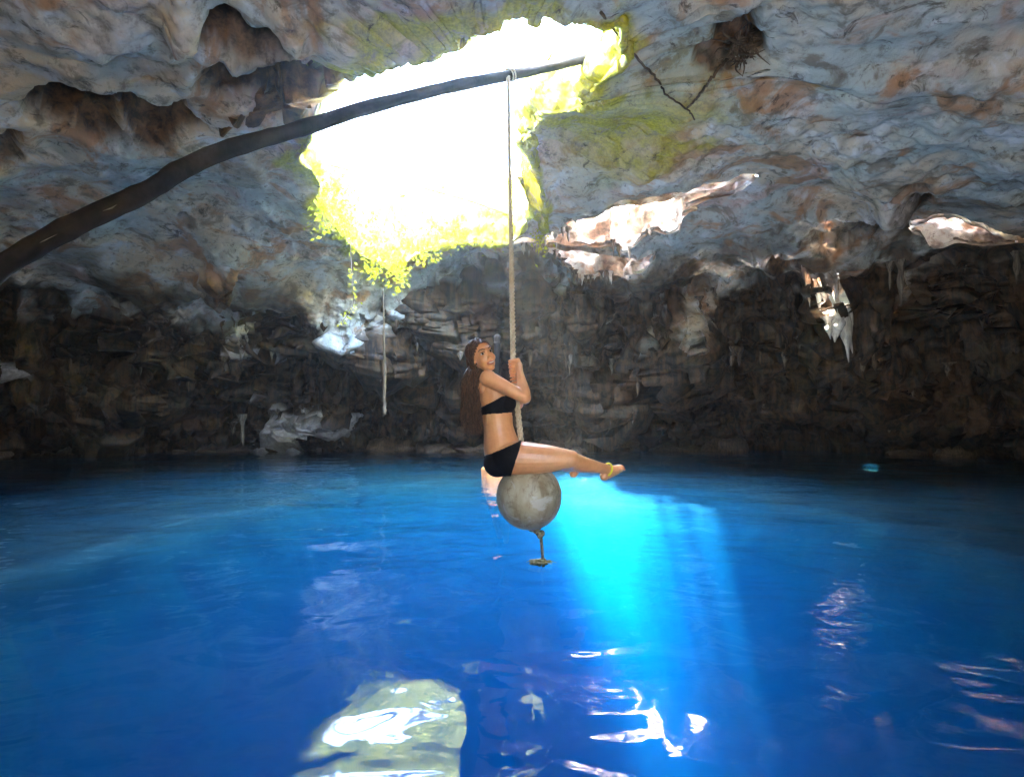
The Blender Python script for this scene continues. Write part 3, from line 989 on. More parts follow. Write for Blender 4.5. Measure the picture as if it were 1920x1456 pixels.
for i in range(nv + 1):
    th = math.pi * i / nv
    r = R_B * (1 + 0.010 * math.exp(-((th - math.pi / 2) / 0.02) ** 2)) * (1 - 0.0)
    zz = math.cos(th) * R_B * 1.01
    for j in range(nu):
        a = 2 * math.pi * j / nu
        V_.append(q @ Vector((r * math.sin(th) * math.cos(a), r * math.sin(th) * math.sin(a), zz)))
for i in range(nv):
    for j in range(nu):
        k = (j + 1) % nu
        F_.append((i * nu + j, (i + 1) * nu + j, (i + 1) * nu + k, i * nu + k))
mb = MB(); mb.add(V_, F_); mb.build('float_shell', BUOY, root)
for sgn in (1, -1):
    mb = MB()
    mb.tube([q @ Vector((0, 0, sgn * R_B * 0.97)), q @ Vector((0, 0, sgn * R_B * 1.05)), q @ Vector((0, 0, sgn * R_B * 1.07))], [0.045, 0.036, 0.022], 16)
    mb.build('end_fitting', TAILR, root)

# ------------------------------------------------------------------ other things in the cave
METAL = simple('dark_metal', (0.008, 0.007, 0.006), (0.020, 0.017, 0.014), 6, 0.75, 0.2, 0.004, Specular_IOR_Level=0.2)
root = link('metal_post', None); root.location = P(932, 840, 9.6) * np.array([1, 1, 0])
tag(root, 'dark round topped post standing in the water behind the seated person', 'post')
pt = P(931, 632, 9.6)
mb = MB(); mb.tube([(0, 0, -0.6), (0, 0, pt[2] - 0.05), (0, 0, pt[2] - 0.01), (0, 0, pt[2] + 0.03), (0, 0, pt[2] + 0.05)], [0.055, 0.055, 0.062, 0.05, 0.02], 16)
mb.build('shaft', METAL, root)
mb = MB(); mb.tube([(0, 0, pt[2] - 0.12), (0, 0, pt[2] - 0.09)], [0.068, 0.068], 16); mb.build('collar', METAL, root)

ROOT = simple('root', (0.05, 0.035, 0.025), (0.16, 0.11, 0.07), 8, 0.8, 0.5, 0.005)
def surf(px, py, off=0.03):
    """the cave surface seen at a picture point, a little towards the camera"""
    x_, y_, f_ = _proj
    sel = (np.abs(x_ - px) < 14) & (np.abs(y_ - py) < 14) & (f_ > 2)
    if not sel.any(): return P(px, py, 8.0)
    d_ = np.where(sel, np.hypot(x_ - px, y_ - py) + f_ * 3, 1e9)
    i = int(np.argmin(d_))
    return P(px, py, pf2[i, 1] - off)
_proj = project(pf2)
def root_strand(name, pix, r0, r1, label, cat, mat=ROOT, off=0.04, seed=0, wob=0.012, depth=None):
    rr = random.Random(seed)
    pts = [surf(a, b, off) if depth is None else P(a, b, depth) for a, b in pix]
    q_ = spline(pts, 44)
    q_ = [v + np.array([rr.uniform(-wob, wob), 0, rr.uniform(-wob, wob)]) for v in q_]
    mb = MB(); mb.tube(q_, list(np.linspace(r0, r1, 44)), 6)
    o = mb.build(name, mat)
    tag(o, label, cat)
    return o
root_strand('hanging_root', [(1128, 25), (1150, 55), (1195, 108), (1232, 150), (1250, 178), (1288, 205), (1302, 225)], 0.016, 0.009,
            'thin dark root running down the ceiling to the right of the opening', 'root', seed=1)
t_ = root_strand('hanging_root', [(1288, 203), (1310, 180), (1335, 145), (1365, 108), (1385, 85)], 0.012, 0.022,
            'short dark root joining the tangled root clump on the right ceiling', 'root', seed=2)
# tangled clump of roots in the dark pocket
rr = random.Random(9)
mb = MB()
c0 = surf(1392, 92, 0.12)
for k in range(70):
    a = rr.uniform(0, 6.28); e = Vector((math.cos(a) * rr.uniform(.05, .24), rr.uniform(-.12, .06), math.sin(a) * rr.uniform(.06, .28)))
    s0 = Vector(c0) + Vector((rr.uniform(-.12, .12), rr.uniform(-.06, .06), rr.uniform(-.12, .14)))
    mb.tube(spline([s0, s0 + e * 0.5 + Vector((rr.uniform(-.06, .06), 0, rr.uniform(-.06, .06))), s0 + e], 7), [0.014, 0.013, 0.011, 0.009, 0.007, 0.005, 0.003], 5)
mb.tube(spline([Vector(c0), Vector(c0) + Vector((.18, 0, .06)), Vector(c0) + Vector((.30, 0, .16)), Vector(c0) + Vector((.44, .02, .14))], 10), list(np.linspace(.035, .01, 10)), 6)
tag(mb.build('root_clump', ROOT), 'tangled dark clump of roots in a pocket of the right ceiling', 'root')
root_strand('hanging_root', [(718, 540), (719, 585), (720, 640), (722, 690), (721, 740), (721, 778)], 0.012, 0.040, 'pale straight root hanging in front of the far wall, left of the seated person', 'root',
            mat=simple('pale_root', (0.05, 0.036, 0.02), (0.15, 0.11, 0.06), 6, 0.8, 0.4, 0.01), seed=4, depth=11.4, wob=0.008)

# vines hanging from the far left rim
m = NT('vine_leaf')
ln = m.noise(m.pos(), 4, 4)
lc = m.mix(m.ramp(ln, 0.35, 0.65), (0.36, 0.38, 0.02), (0.58, 0.54, 0.05))
ld = m.n('ShaderNodeBsdfDiffuse'); m.l(lc, ld.inputs['Color'])
lt = m.n('ShaderNodeBsdfTranslucent'); m.l(m.mix(0.6, lc, (0.60, 0.58, 0.06)), lt.inputs['Color'])
lm = m.n('ShaderNodeMixShader'); lm.inputs[0].default_value = 0.5
m.l(ld.outputs[0], lm.inputs[1]); m.l(lt.outputs[0], lm.inputs[2]); m.l(lm.outputs[0], m.out.inputs['Surface'])
VLEAF = m.m
def vine(pix, depth, nleaf, spread, size, label, seed):
    pts = spline([P(a, b, depth) for a, b in pix], 40)
    root = link('hanging_vine', None); root.location = pts[0]
    tag(root, label, 'vine', 'vines hanging from the rim of the opening')
    base = np.array(pts[0])
    mb = MB(); mb.tube([np.array(p) - base for p in pts], list(np.linspace(0.010, 0.004, 40)), 5)
    mb.build('stem', ROOT, root)
    r = np.random.default_rng(seed)
    i = r.integers(0, 40, nleaf)
    c = np.array(pts)[i] - base + r.normal(size=(nleaf, 3)) * spread
    V_, F_ = leaf_cards(c, size, seed, 0.6)
    link('foliage', mesh_from('foliage', V_, F_, False), VLEAF, root)
vine([(660, 395), (657, 450), (660, 520), (662, 570), (640, 606)], 9.3, 90, 0.035, 0.07, 'long thin vine strand trailing below the left corner of the opening', 11)
vine([(700, 400), (700, 440), (705, 480), (700, 510)], 9.9, 260, 0.11, 0.10, 'bushy vine on the far rim next to the long strand', 12)
vine([(750, 410), (752, 450), (745, 500), (742, 535)], 10.1, 260, 0.10, 0.10, 'bushy vine on the far rim with the lowest tip', 13)
vine([(810, 400), (808, 430), (800, 460), (796, 480)], 10.4, 220, 0.12, 0.10, 'short bushy vine on the middle of the far rim', 14)
vine([(620, 330), (612, 360), (606, 400), (600, 425)], 8.9, 200, 0.12, 0.10, 'short bushy vine on the left rim of the opening', 15)
vine([(1000, 385), (1004, 410), (1010, 440), (1016, 465)], 10.8, 160, 0.10, 0.09, 'small vine on the far rim right of the rope', 16)
vine([(655, 330), (650, 370), (648, 410), (645, 440)], 9.2, 320, 0.12, 0.08, 'dense vine on the left rim above the long strand', 17)
vine([(860, 400), (858, 430), (862, 455)], 10.6, 260, 0.13, 0.08, 'short vine on the far rim between the branch and the rope', 18)
vine([(922, 405), (920, 430), (924, 455)], 10.8, 240, 0.12, 0.08, 'short vine on the far rim just left of the rope', 19)

# ------------------------------------------------------------------ people
m = NT('skin')
sn = m.noise(m.pos(), 30, 5, 0.6)
c = m.mix(m.ramp(sn, 0.3, 0.7), (0.64, 0.285, 0.115), (0.72, 0.34, 0.15))
c = m.mix(m.ramp(m.noise(m.pos(), 7, 4, 0.6), 0.35, 0.65, 0, 0.3), c, (0.56, 0.22, 0.085))
c = m.mix(m.attr('blush'), c, (0.38, 0.09, 0.07))
c = m.mix(m.attr('nail'), c, (0.45, 0.03, 0.04))
m.principled(c, 0.34, m.bump(sn, 0.10, 0.002), Subsurface_Weight=0.12, Subsurface_Scale=0.02)
SKIN = m.m

def ball(c, r, n=14):
    """ellipsoid as (V, F); r may be three radii along axes given as a 3x3 matrix in c's place"""
    V_, F_ = [], []
    nu, nv = n * 2, n
    for i in range(nv + 1):
        th = math.pi * i / nv
        for j in range(nu):
            a = 2 * math.pi * j / nu
            V_.append((math.sin(th) * math.cos(a), math.sin(th) * math.sin(a), math.cos(th)))
    for i in range(nv):
        for j in range(nu):
            k = (j + 1) % nu
            F_.append((i * nu + j, (i + 1) * nu + j, (i + 1) * nu + k, i * nu + k))
    return V_, F_

class Body:
    def __init__(self):
        self.mb = MB()
        self.arms = []
    def ell(self, c, radii, frame=None, n=12):
        if frame is not None and hasattr(radii, '__len__'): radii = tuple(r * 1.07 for r in radii)
        V_, F_ = ball(None, None, n)
        M = frame or Matrix.Identity(3)
        c = Vector(c)
        r = radii if hasattr(radii, '__len__') else (radii,) * 3
        self.mb.add([c + M @ Vector((v[0] * r[0], v[1] * r[1], v[2] * r[2])) for v in V_], F_)
    def limb(self, pts, rad, n=26, seg=18):
        ctrl = [tuple(Vector(p)) + (r,) for p, r in zip(pts, rad)]
        q_ = spline(ctrl, n)
        P_ = [Vector(v[:3]) for v in q_]; R_ = [max(0.003, float(v[3])) for v in q_]
        self.mb.tube(P_, R_, seg)
        self.ell(P_[0], R_[0] * 0.99, n=10); self.ell(P_[-1], R_[-1] * 0.99, n=10)
        return P_, R_
    def loft(self, rings, seg=28):
        """rings: (centre, half vector a, half vector b)"""
        V_, F_ = [], []
        for c, a, b in rings:
            for j in range(seg):
                t = 2 * math.pi * j / seg
                V_.append(Vector(c) + Vector(a) * math.cos(t) + Vector(b) * math.sin(t))
        n = len(rings)
        for i in range(n - 1):
            for j in range(seg):
                k = (j + 1) % seg
                F_.append((i * seg + j, i * seg + k, (i + 1) * seg + k, (i + 1) * seg + j))
        F_.append(tuple(range(seg))[::-1]); F_.append(tuple((n - 1) * seg + j for j in range(seg)))
        self.mb.add(V_, F_)
    def finish(self, name, voxel, smooth_it, factor=0.5):
        me = self.mb.mesh(name)
        bm_ = __import__('bmesh').new(); bm_.from_mesh(me)
        __import__('bmesh').ops.recalc_face_normals(bm_, faces=bm_.faces); bm_.to_mesh(me); bm_.free()
        o = bpy.data.objects.new(name + '_tmp', me); COL.objects.link(o)
        md = o.modifiers.new('r', 'REMESH'); md.mode = 'VOXEL'; md.voxel_size = voxel; md.adaptivity = 0
        sm = o.modifiers.new('s', 'SMOOTH'); sm.iterations = smooth_it; sm.factor = factor
        dg = bpy.context.evaluated_depsgraph_get()
        out = bpy.data.meshes.new_from_object(o.evaluated_get(dg))
        bpy.data.objects.remove(o, do_unlink=True)
        out.name = name
        out.polygons.foreach_set('use_smooth', np.ones(len(out.polygons), dtype=bool))
        return out

def seg_dist(Vv, A, B):
    A, B = np.array(A), np.array(B)
    d = B - A
    t = np.clip(((Vv - A) @ d) / (d @ d), 0, 1)
    return np.linalg.norm(Vv - (A + t[:, None] * d), axis=1)

b = Body()
fw_c = Vector((0.97, 0.12, 0.0)).normalized()
sd_c = Vector((-0.12, 0.97, 0.0)).normalized()
def ring(px, py, hd, hw, dy=0.0):
    return (Wp(px, py, dy), fw_c * (hd * SCL), sd_c * hw)
torso = [(948, 889, 14, .060), (945, 882, 27, .105), (944, 868, 33, .145), (943, 850, 35, .160), (941, 832, 34, .150), (937, 812, 30, .126),
         (934, 795, 28, .116), (932, 776, 29, .122), (930, 758, 31, .134), (927, 740, 31, .142), (922, 723, 28, .140), (916, 709, 22, .118), (911, 700, 15, .075), (908, 693, 12, .048), (906, 682, 11.5, .044), (905, 672, 11.5, .044)]
ctrl = spline([np.array(t) for t in torso], 60)
b.loft([ring(*t) for t in ctrl])
for s_ in (-1, 1):
    b.ell(Wp(934, 866, s_ * 0.072), (0.088, 0.085, 0.086))          # seat
    b.ell(Wp(950, 757, s_ * 0.066), (0.058, 0.058, 0.055))          # bust
    b.ell(Wp(906, 722, s_ * 0.085), (0.035, 0.05, 0.06))            # shoulder blade
# near arm (her right) and far arm, hands on the rope
sh_n, el_n, wr_n = Wp(917, 712, -0.155), Wp(983, 748, -0.205), Wp(974, 699, -0.075)
sh_f, el_f, wr_f = Wp(924, 713, 0.155), Wp(972, 756, 0.20), Wp(974, 716, 0.065)
b.ell(sh_n, (0.054, 0.050, 0.054)); b.ell(sh_f, (0.054, 0.050, 0.054))
for A, E, Wr in ((sh_n, el_n, wr_n), (sh_f, el_f, wr_f)):
    b.limb([A, A.lerp(E, 0.4), A.lerp(E, 0.8), E], [0.050, 0.046, 0.039, 0.037])
    b.limb([E, E.lerp(Wr, 0.3), E.lerp(Wr, 0.75), Wr], [0.038, 0.040, 0.029, 0.024])
def grip(c, wrist, palm_a, sweep, seed):
    """a closed hand round the rope at c; palm at angle palm_a round the rope, fingers sweeping on from it"""
    ax = (rope_hand - Wp(966, 720, 0)).normalized()
    e1 = (Vector((1, 0, 0)) - ax * ax.x).normalized(); e2 = ax.cross(e1)
    def at(a, r, h): return c + (e1 * math.cos(a) + e2 * math.sin(a)) * r + ax * h
    pal = at(palm_a, 0.036, 0.0)
    b.limb([wrist, wrist.lerp(pal, 0.6), at(palm_a, 0.037, -0.005)], [0.024, 0.025, 0.026])
    b.limb([at(palm_a, 0.036, -0.030), at(palm_a, 0.037, 0.0), at(palm_a, 0.036, 0.028)], [0.015, 0.019, 0.015], 12, 12)
    for k in range(4):
        h = 0.033 - 0.0212 * k
        ln_ = (0.95, 1.05, 1.0, 0.82)[k]
        pts = [at(palm_a + sweep * t * ln_, 0.034 - 0.006 * t, h - 0.006 * t) for t in (0.0, 0.25, 0.5, 0.75, 1.0)]
        b.limb(pts, [0.0092, 0.0086, 0.0082, 0.0078, 0.0068], 18, 10)
    pts = [at(palm_a - 0.15 * sweep, 0.036, -0.012), at(palm_a - 0.30 * sweep, 0.036, 0.012), at(palm_a - 0.45 * sweep, 0.032, 0.034), at(palm_a - 0.55 * sweep, 0.029, 0.048)]
    b.limb(pts, [0.0125, 0.0115, 0.010, 0.008], 14, 10)
grip(Wp(962.8, 684, 0.0), wr_n, math.radians(-25), math.radians(-190), 1)
grip(Wp(964.8, 707, 0.0), wr_f, math.radians(40), math.radians(-215), 2)
# legs
def leg(hip, knee, ankle, toe, toe_up):
    b.limb([hip, hip.lerp(knee, 0.3), hip.lerp(knee, 0.65), hip.lerp(knee, 0.9), knee], [0.110, 0.106, 0.088, 0.067, 0.060], 34, 22)
    back = Vector((0, 0, -0.012))
    b.limb([knee, knee.lerp(ankle, 0.28) + back, knee.lerp(ankle, 0.6) + back * 0.6, knee.lerp(ankle, 0.88), ankle], [0.054, 0.054, 0.044, 0.033, 0.033], 30, 20)
    b.ell(knee + Vector((0.006, 0, 0.022)), (0.040, 0.042, 0.036))
    f = (toe - ankle); L = f.length; f.normalize()
    sdv = f.cross(toe_up).normalized(); upv = sdv.cross(f).normalized()
    heel = ankle - f * 0.020 - upv * 0.045
    b.ell(heel, (0.030, 0.030, 0.030))
    b.limb([ankle - upv * 0.005, ankle.lerp(toe, 0.4) - upv * 0.012, ankle.lerp(toe, 0.75) - upv * 0.012], [0.034, 0.030, 0.024], 14, 14)
    b.limb([heel, heel.lerp(toe, 0.55) - upv * 0.004, toe - f * 0.035 - upv * 0.006], [0.027, 0.026, 0.021], 14, 14)
    tips = []
    for k in range(5):
        off = (k - 2) * 0.0165
        base = toe - f * (0.045 + 0.004 * abs(k - 1)) + sdv * off * 0.9 - upv * 0.006
        tip = base + f * (0.052 - 0.006 * k) + sdv * off * 0.15 - upv * 0.004
        b.limb([base, base.lerp(tip, 0.5) + upv * 0.004, tip], [0.0125, 0.0115, 0.0095] if k == 0 else [0.0105, 0.0095, 0.008], 10, 10)
        tips.append(tip + upv * 0.007)
    return tips
tips = leg(Wp(952, 856, -0.088), Wp(1066, 858, -0.135), Wp(1139, 880, 0.03), Wp(1177, 876, 0.09), Vector((0.1, -0.15, 1)))
tips += leg(Wp(952, 858, 0.085), Wp(1058, 866, 0.155), Wp(1090, 886, 0.40), Wp(1104, 893, 0.60), Vector((0.1, 0.1, 1)))
# head
U = Vector((-0.36, -0.06, 0.93)).normalized()
Fh = Vector((0.50, -0.87, 0.04)); Fh = (Fh - U * Fh.dot(U)).normalized()
Rh_ = Fh.cross(U).normalized()
Hc = Wp(903.5, 667.5, -0.03)
HM = Matrix((Rh_, Fh, U)).transposed()
HS = 1.07
def hp(x, y, z): return Hc + HM @ Vector((x * HS, y * HS, z * HS))
b.ell(hp(0, -.016, .026), (.071, .088, .080), HM, 16)
b.ell(hp(0, .026, -.022), (.058, .060, .082), HM, 16)
b.ell(hp(0, .040, -.060), (.046, .040, .040), HM)
b.ell(hp(0, .062, -.092), (.022, .020, .017), HM)
b.ell(hp(0, .066, .026), (.046, .018, .016), HM)
for s_ in (-1, 1):
    b.ell(hp(s_ * .030, .052, -.032), (.027, .025, .026), HM)
    b.ell(hp(s_ * .064, -.006, -.016), (.008, .016, .026), HM)
    b.ell(hp(s_ * .009, .088, -.034), (.008, .008, .006), HM, 8)
b.limb([hp(0, .083, .012), hp(0, .089, -.012), hp(0, .094, -.030)], [.006, .007, .0085], 12, 10)
b.ell(hp(0, .083, -.058), (.024, .010, .006), HM)
b.ell(hp(0, .081, -.069), (.020, .010, .007), HM)
b.limb([Wp(907, 697, 0.0), Wp(906, 685, -0.01), hp(0, -.02, -.05)], [0.052, 0.047, 0.046], 14, 18)
body_me = b.finish('body', 0.0036, 5)
n_ = len(body_me.vertices)
BV = np.empty(n_ * 3, dtype=np.float32); body_me.vertices.foreach_get('co', BV); BV = BV.reshape(-1, 3).astype(float)
HL = (BV - np.array(Hc)) @ np.array(HM) / 1.07                 # head coordinates
lip = ((np.abs(HL[:, 0]) < 0.025) & (HL[:, 1] > 0.072) & (np.abs(HL[:, 2] + 0.0635) < 0.0135 - 0.006 * (np.abs(HL[:, 0]) / 0.025)) ).astype(float)
cheek = 0.15 * np.exp(-(((np.abs(HL[:, 0]) - 0.038) / 0.02) ** 2 + ((HL[:, 2] + 0.03) / 0.02) ** 2)) * (HL[:, 1] > 0.04)
blush = np.clip(lip * 0.8 + cheek, 0, 1)
nail = np.zeros(n_)
for t in tips: nail = np.maximum(nail, (np.linalg.norm(BV - np.array(t), axis=1) < 0.0075).astype(float))
for an, av in (('blush', blush), ('nail', nail)):
    at = body_me.attributes.new(an, 'FLOAT', 'POINT'); at.data.foreach_set('value', av.astype(np.float32))

person = link('person', None); person.location = (0, 0, 0)
tag(person, 'long haired person in a black bikini sitting on the buoy and holding the rope', 'person')
link('body', body_me, SKIN, person)

# swimwear cut from the body's own surface, lifted off it
vx = 960 + BV[:, 0] / SCL
vy = 728 - ((BV[:, 2] - CAM[2]) * CP - DW * SP) / (DW * CP + (BV[:, 2] - CAM[2]) * SP) * 1048
arm_d = np.minimum.reduce([seg_dist(BV, sh_n, el_n), seg_dist(BV, el_n, wr_n), seg_dist(BV, sh_f, el_f), seg_dist(BV, el_f, wr_f)])
NV_ = np.empty(n_ * 3, dtype=np.float32); body_me.vertices.foreach_get('normal', NV_); NV_ = NV_.reshape(-1, 3).astype(float)
FQ = np.array([tuple(p.vertices) for p in body_me.polygons if len(p.vertices) == 4])
def cloth(name, mask, thick, mat):
    f = FQ[mask[FQ].all(1)]
    used = np.unique(f)
    mp = -np.ones(n_, int); mp[used] = np.arange(len(used))
    me = mesh_from(name, BV[used] + NV_[used] * thick, mp[f])
    o = link(name, me, mat, person)
    md = o.modifiers.new('thickness', 'SOLIDIFY'); md.thickness = thick * 0.9; md.offset = -1
    sm = o.modifiers.new('soft', 'SMOOTH'); sm.iterations = 4
    return o
CLOTH = simple('black_cloth', (0.002, 0.002, 0.003), (0.005, 0.0045, 0.006), 60, 0.8, 0.2, 0.002, Specular_IOR_Level=0.15)
t_up = np.interp(vx, [885, 900, 925, 940, 952, 962], [770, 765, 753, 744, 741, 745])
t_lo = np.interp(vx, [885, 900, 925, 945, 962, 975], [781, 779, 776, 775, 773, 768])
cloth('bikini_top', (vy > t_up) & (vy < t_lo) & (arm_d > 0.055) & (vx < 985), 0.006, CLOTH)
w_ln = np.interp(vx, [900, 978], [857, 824])
leg_x = np.interp(vy, [822, 840, 860, 892], [979, 974, 967, 957])
cloth('bikini_bottom', (vy > w_ln) & (vx < leg_x) & (vy < 893), 0.006, CLOTH)
# tie of the top hanging under the bust
mb = MB()
mb.tube(spline([Wp(959, 768, -.02), Wp(960, 776, -.03), Wp(957, 785, -.03)], 8), [.008, .010, .009, .008, .008, .007, .006, .004], 6, squash=0.4)
mb.build('bow', CLOTH, person)
# eyes, brows
EYEW = simple('eye_white', (0.75, 0.72, 0.70), (0.80, 0.78, 0.76), 20, 0.25, 0)
IRIS = simple('dark_iris', (0.02, 0.012, 0.008), (0.035, 0.02, 0.012), 20, 0.2, 0)
HAIR_BROW = simple('brow_hair', (0.03, 0.018, 0.01), (0.06, 0.035, 0.02), 40, 0.6, 0)
look = (Vector(CAM) - Hc).normalized()
for s_ in (-1, 1):
    ec = hp(s_ * .029, .0715, .003)
    V_, F_ = ball(None, None, 10)
    mb = MB(); mb.add([ec + HM @ Vector((v[0] * .0128, v[1] * .0122, v[2] * .0064)) for v in V_], F_)
    e = mb.build('eye', EYEW, person)
    ic = ec + (look * 0.5 + Fh * 0.5).normalized() * 0.0085
    mb = MB(); mb.add([ic + HM @ Vector((v[0] * .0078, v[1] * .0058, v[2] * .0072)) for v in V_], F_)
    mb.build('iris', IRIS, e)
    mb = MB()
    mb.tube([hp(s_ * .012, .0885, .023), hp(s_ * .026, .086, .029), hp(s_ * .040, .077, .030), hp(s_ * .050, .066, .023)], [.0025, .0034, .003, .0015], 6)
    mb.build('eyebrow', HAIR_BROW, person)
    mb = MB()
    mb.tube([hp(s_ * .015, .0835, .008), hp(s_ * .028, .0855, .0125), hp(s_ * .042, .078, .0085)], [.0018, .0022, .0018], 6)
    mb.build('eyelash', IRIS, person)
# smile
mb = MB()
mb.tube([hp(-.018, .0875, -.0605), hp(-.008, .0925, -.0635), hp(.008, .0925, -.0635), hp(.018, .0875, -.0605)], [.002, .0034, .0034, .002], 6)
mb.build('teeth', EYEW, person)
# hair: many thin locks from the scalp falling down the back
m = NT('brown_hair')
p = m.mapping(m.pos(), (60, 60, 6))
hn = m.noise(p, 2.0, 4, 0.6)
m.principled(m.mix(m.ramp(hn, 0.35, 0.7), (0.020, 0.010, 0.005), (0.14, 0.068, 0.032)), 0.42, None, Specular_IOR_Level=0.2)
HAIR = m.m
mb = MB()
rr = random.Random(21)
crown = hp(0.0, -.01, .104)
for k in range(560):
    # root on the scalp, in head coordinates; behind the hairline
    while True:
        u_, v_ = rr.uniform(-1, 1), rr.uniform(0, 2 * math.pi)
        s2 = math.sqrt(1 - u_ * u_)
        d = Vector((s2 * math.cos(v_), s2 * math.sin(v_), u_))
        if d.z > -0.8 and d.y * 0.86 - d.z * 0.5 < 0.50 and not (d.z < -0.35 and d.y > 0.25): break
    scalp = lambda d, g=1.05: hp(d.x * .074 * g, -.016 + d.y * .091 * g, .026 + d.z * .083 * g)
    part_x = 0.15
    # flow over the scalp towards the back/side and down
    side_s = 1 if d.x > part_x else -1
    d2 = Vector((d.x * 1.15 + side_s * 0.18, d.y * 0.45 - 0.35, d.z * 0.5 - 0.15)).normalized()
    d3 = Vector((d.x * 0.9 + side_s * 0.10, -0.55 + d.y * 0.25, -0.62)).normalized()
    w = rr.uniform(-1, 1)
    x_t = 887 + 13 * w + 4 * d.x * -1
    dyt = rr.uniform(-0.10, 0.07)
    L = rr.uniform(0.65, 1.0)
    ye = 700 + 118 * L
    pts = [scalp(d), scalp(d2, 1.07), scalp(d3, 1.10),
           Wp(x_t + 1, 707, dyt * 0.9 - 0.02), Wp(x_t - 3 + rr.uniform(-2, 2), 707 + (ye - 707) * 0.35, dyt), Wp(x_t - 2 + rr.uniform(-4, 4), 707 + (ye - 707) * 0.7, dyt + rr.uniform(-.01, .01)), Wp(x_t + 3 + rr.uniform(-4, 5), ye, dyt + rr.uniform(-.02, .02))]
    q_ = spline(pts, 22)
    ph = rr.uniform(0, 6.28)
    q_ = [v + np.array([math.sin(i * 0.75 + ph * 0.6) * 0.013, math.cos(i * 0.7 + ph * 0.6) * 0.010, 0]) * (i / 21) for i, v in enumerate(q_)]
    r0 = rr.uniform(0.0035, 0.0065)
    mb.tube(q_, [r0 * (1 - (i / 21) ** 3 * 0.85) for i in range(22)], 5)
for k in range(110):
    z_ = rr.uniform(0.0, 0.85)
    d = Vector((0.15 + 0.7 * (1 - z_) + rr.uniform(-.08, .08), 0.42 - 0.25 * (1 - z_) + rr.uniform(-.12, .05), z_ + 0.05)).normalized()
    x_t = 893 + rr.uniform(-8, 8); dyt = rr.uniform(-0.13, -0.05); ye = 740 + rr.uniform(0, 70)
    pts = [hp(d.x * .079, -.016 + d.y * .097, .026 + d.z * .089), hp(.074 + rr.uniform(-.004, .006), .012 + rr.uniform(-.03, .012), .01), hp(.079 + rr.uniform(-.006, .006), -.006 + rr.uniform(-.03, .01), -.045),
           hp(.080, -.022 + rr.uniform(-.03, .01), -.095), Wp(x_t, 716, dyt), Wp(x_t - 5, 716 + (ye - 716) * .5, dyt * .9), Wp(x_t - 6 + rr.uniform(-4, 4), ye, dyt * .8)]
    q_ = spline(pts, 24)
    ph = rr.uniform(0, 6.28)
    q_ = [v + np.array([math.sin(i * 0.7 + ph), math.cos(i * 0.6 + ph), 0]) * 0.009 * (i / 23) for i, v in enumerate(q_)]
    r0 = rr.uniform(0.0035, 0.006)
    mb.tube(q_, [r0 * (1 - (i / 23) ** 3 * 0.85) for i in range(24)], 5)
for k in range(90):
    x_t = 884 + rr.uniform(-20, 14); dyt = rr.uniform(-0.13, 0.08); ye = 770 + rr.uniform(-30, 55)
    d = Vector((rr.uniform(-.5, .9), rr.uniform(-1, 0), rr.uniform(-.3, .9))).normalized()
    pts = [hp(d.x * .08, -.016 + d.y * .10, .026 + d.z * .092), hp(d.x * .09, -.05 + d.y * .07, -.03), Wp(x_t + rr.uniform(-3, 3), 712, dyt), Wp(x_t + rr.uniform(-5, 5), 712 + (ye - 712) * .5, dyt), Wp(x_t + rr.uniform(-7, 7), ye, dyt)]
    mb.tube(spline(pts, 20), [0.0018 * (1 - (i / 19) * 0.6) for i in range(20)], 4)
# cap under the locks
V_, F_ = ball(None, None, 20)
keep = []
for f in F_:
    d = Vector([sum(V_[i][a] for i in f) / 4 for a in range(3)])
    if d.z > -0.80 and d.y * 0.86 - d.z * 0.5 < 0.52 and not (d.z < -0.35 and d.y > 0.3): keep.append(f)
mb.add([hp(v[0] * .0765, -.016 + v[1] * .094, .027 + v[2] * .085) for v in V_], keep)
mb.build('hair', HAIR, person)
# ankle band
mb = MB()
f = (Wp(1177, 876, 0.09) - Wp(1139, 880, 0.03)).normalized()
kd = (Wp(1139, 880, 0.03) - Wp(1066, 859, -0.135)).normalized()
e1 = kd.orthogonal().normalized(); e2 = kd.cross(e1)
ca = Wp(1141, 880.5, 0.033)
mb.tube([ca + (e1 * math.cos(a) + e2 * math.sin(a)) * 0.041 for a in np.linspace(0, 2 * math.pi, 33)], 0.0065, 7)
mb.build('ankle_band', simple('yellow_band', (0.75, 0.62, 0.02), (0.85, 0.75, 0.05), 20, 0.5, 0), person)

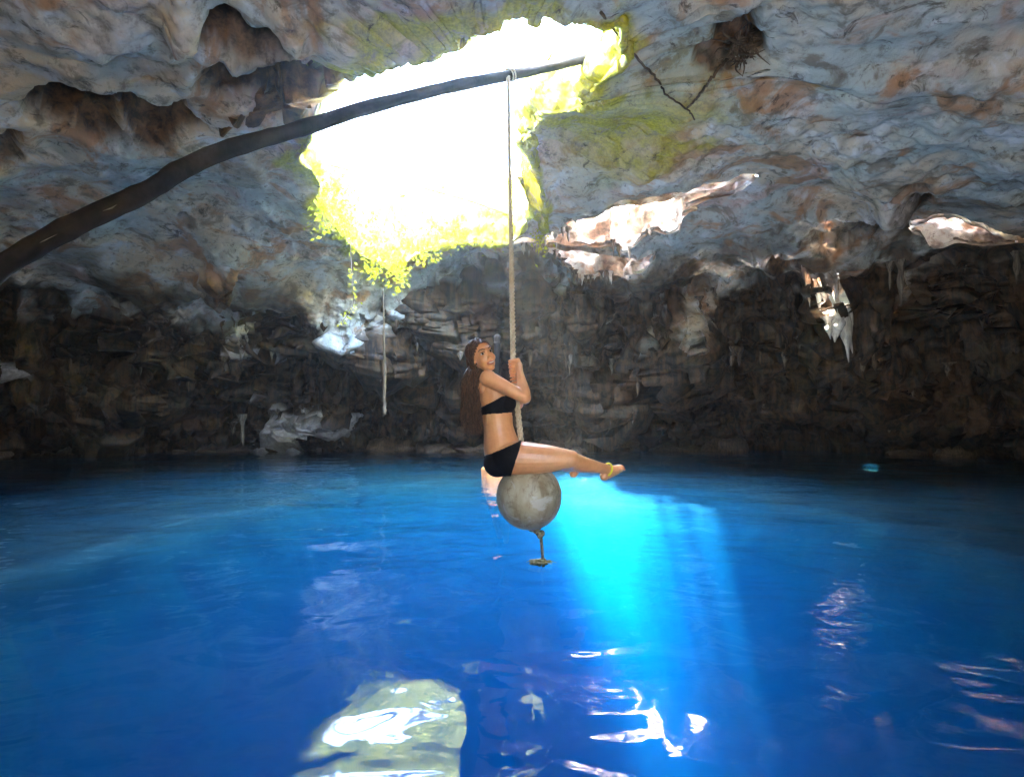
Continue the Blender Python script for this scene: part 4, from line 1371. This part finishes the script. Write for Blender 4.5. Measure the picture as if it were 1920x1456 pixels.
# a swimmer farther back, mostly hidden behind the seated person
b = Body()
sw = P(925, 889, 9.0); sx, sy = sw[0], sw[1]; sz = 0.10
b.limb([(sx + .05, sy, -0.45), (sx + .03, sy, -0.15), (sx, sy, 0.03)], [0.14, 0.15, 0.11], 20, 18)
b.ell((sx - .12, sy, 0.02), (0.06, 0.06, 0.055)); b.ell((sx + .16, sy, 0.0), (0.06, 0.06, 0.055))
b.limb([(sx, sy, 0.06), (sx, sy, 0.14)], [0.05, 0.05], 10, 14)
b.ell((sx, sy, 0.20), (0.070, 0.085, 0.095)); b.ell((sx + .02, sy - .05, 0.16), (0.045, 0.045, 0.05)); b.ell((sx + .03, sy - .095, 0.175), (0.012, 0.014, 0.016), n=8)
b.limb([(sx - .15, sy, 0.02), (sx - .14, sy + .02, -0.20), (sx - .08, sy + .02, -0.48)], [0.05, 0.042, 0.03], 16, 12)
b.limb([(sx + .17, sy, 0.0), (sx + .19, sy + .02, -0.22), (sx + .15, sy + .02, -0.5)], [0.05, 0.042, 0.03], 16, 12)
b.limb([(sx + .0, sy, -0.4), (sx + .05, sy + .15, -0.75), (sx + .1, sy + .35, -1.1)], [0.12, 0.085, 0.05], 16, 14)
b.limb([(sx + .12, sy, -0.4), (sx + .18, sy + .1, -0.75), (sx + .2, sy + .25, -1.15)], [0.12, 0.085, 0.05], 16, 14)
b.mb.v = [(v[0], v[1], v[2] + sz) for v in b.mb.v]
sme = b.finish('body', 0.010, 4)
for an in ('blush', 'nail'): sme.attributes.new(an, 'FLOAT', 'POINT')
swim = link('person', None)
tag(swim, 'swimmer up to the shoulders in the water, mostly hidden behind the seated person', 'person')
link('body', sme, SKIN, swim)
V_, F_ = ball(None, None, 14)
mb = MB(); mb.add([(sx - .004 + v[0] * .078, sy + .012 + v[1] * .09, 0.215 + sz + v[2] * .095) for v in V_], [f for f in F_ if not (sum(V_[i][1] for i in f) / 4 < -0.35 and sum(V_[i][2] for i in f) / 4 < 0.55)])
mb.build('hair', HAIR, swim)

# ------------------------------------------------------------------ thin haze standing in for lens glare round the opening
V_ = [(x, y, z) for x in (-36, 36) for y in (-30, 42) for z in (-17, 15)]
F_ = [(0, 1, 3, 2), (4, 6, 7, 5), (0, 4, 5, 1), (2, 3, 7, 6), (0, 2, 6, 4), (1, 5, 7, 3)]
mb = MB(); mb.add(V_, F_)
m = NT('haze')
pv = m.n('ShaderNodeVolumePrincipled')
pv.inputs['Color'].default_value = (0.95, 0.95, 0.92, 1)
pv.inputs['Density'].default_value = 0.0022
pv.inputs['Anisotropy'].default_value = 0.85
m.l(pv.outputs[0], m.out.inputs['Volume'])
hz_o = mb.build('haze', m.m, None, False)
tag(hz_o, kind='stuff')
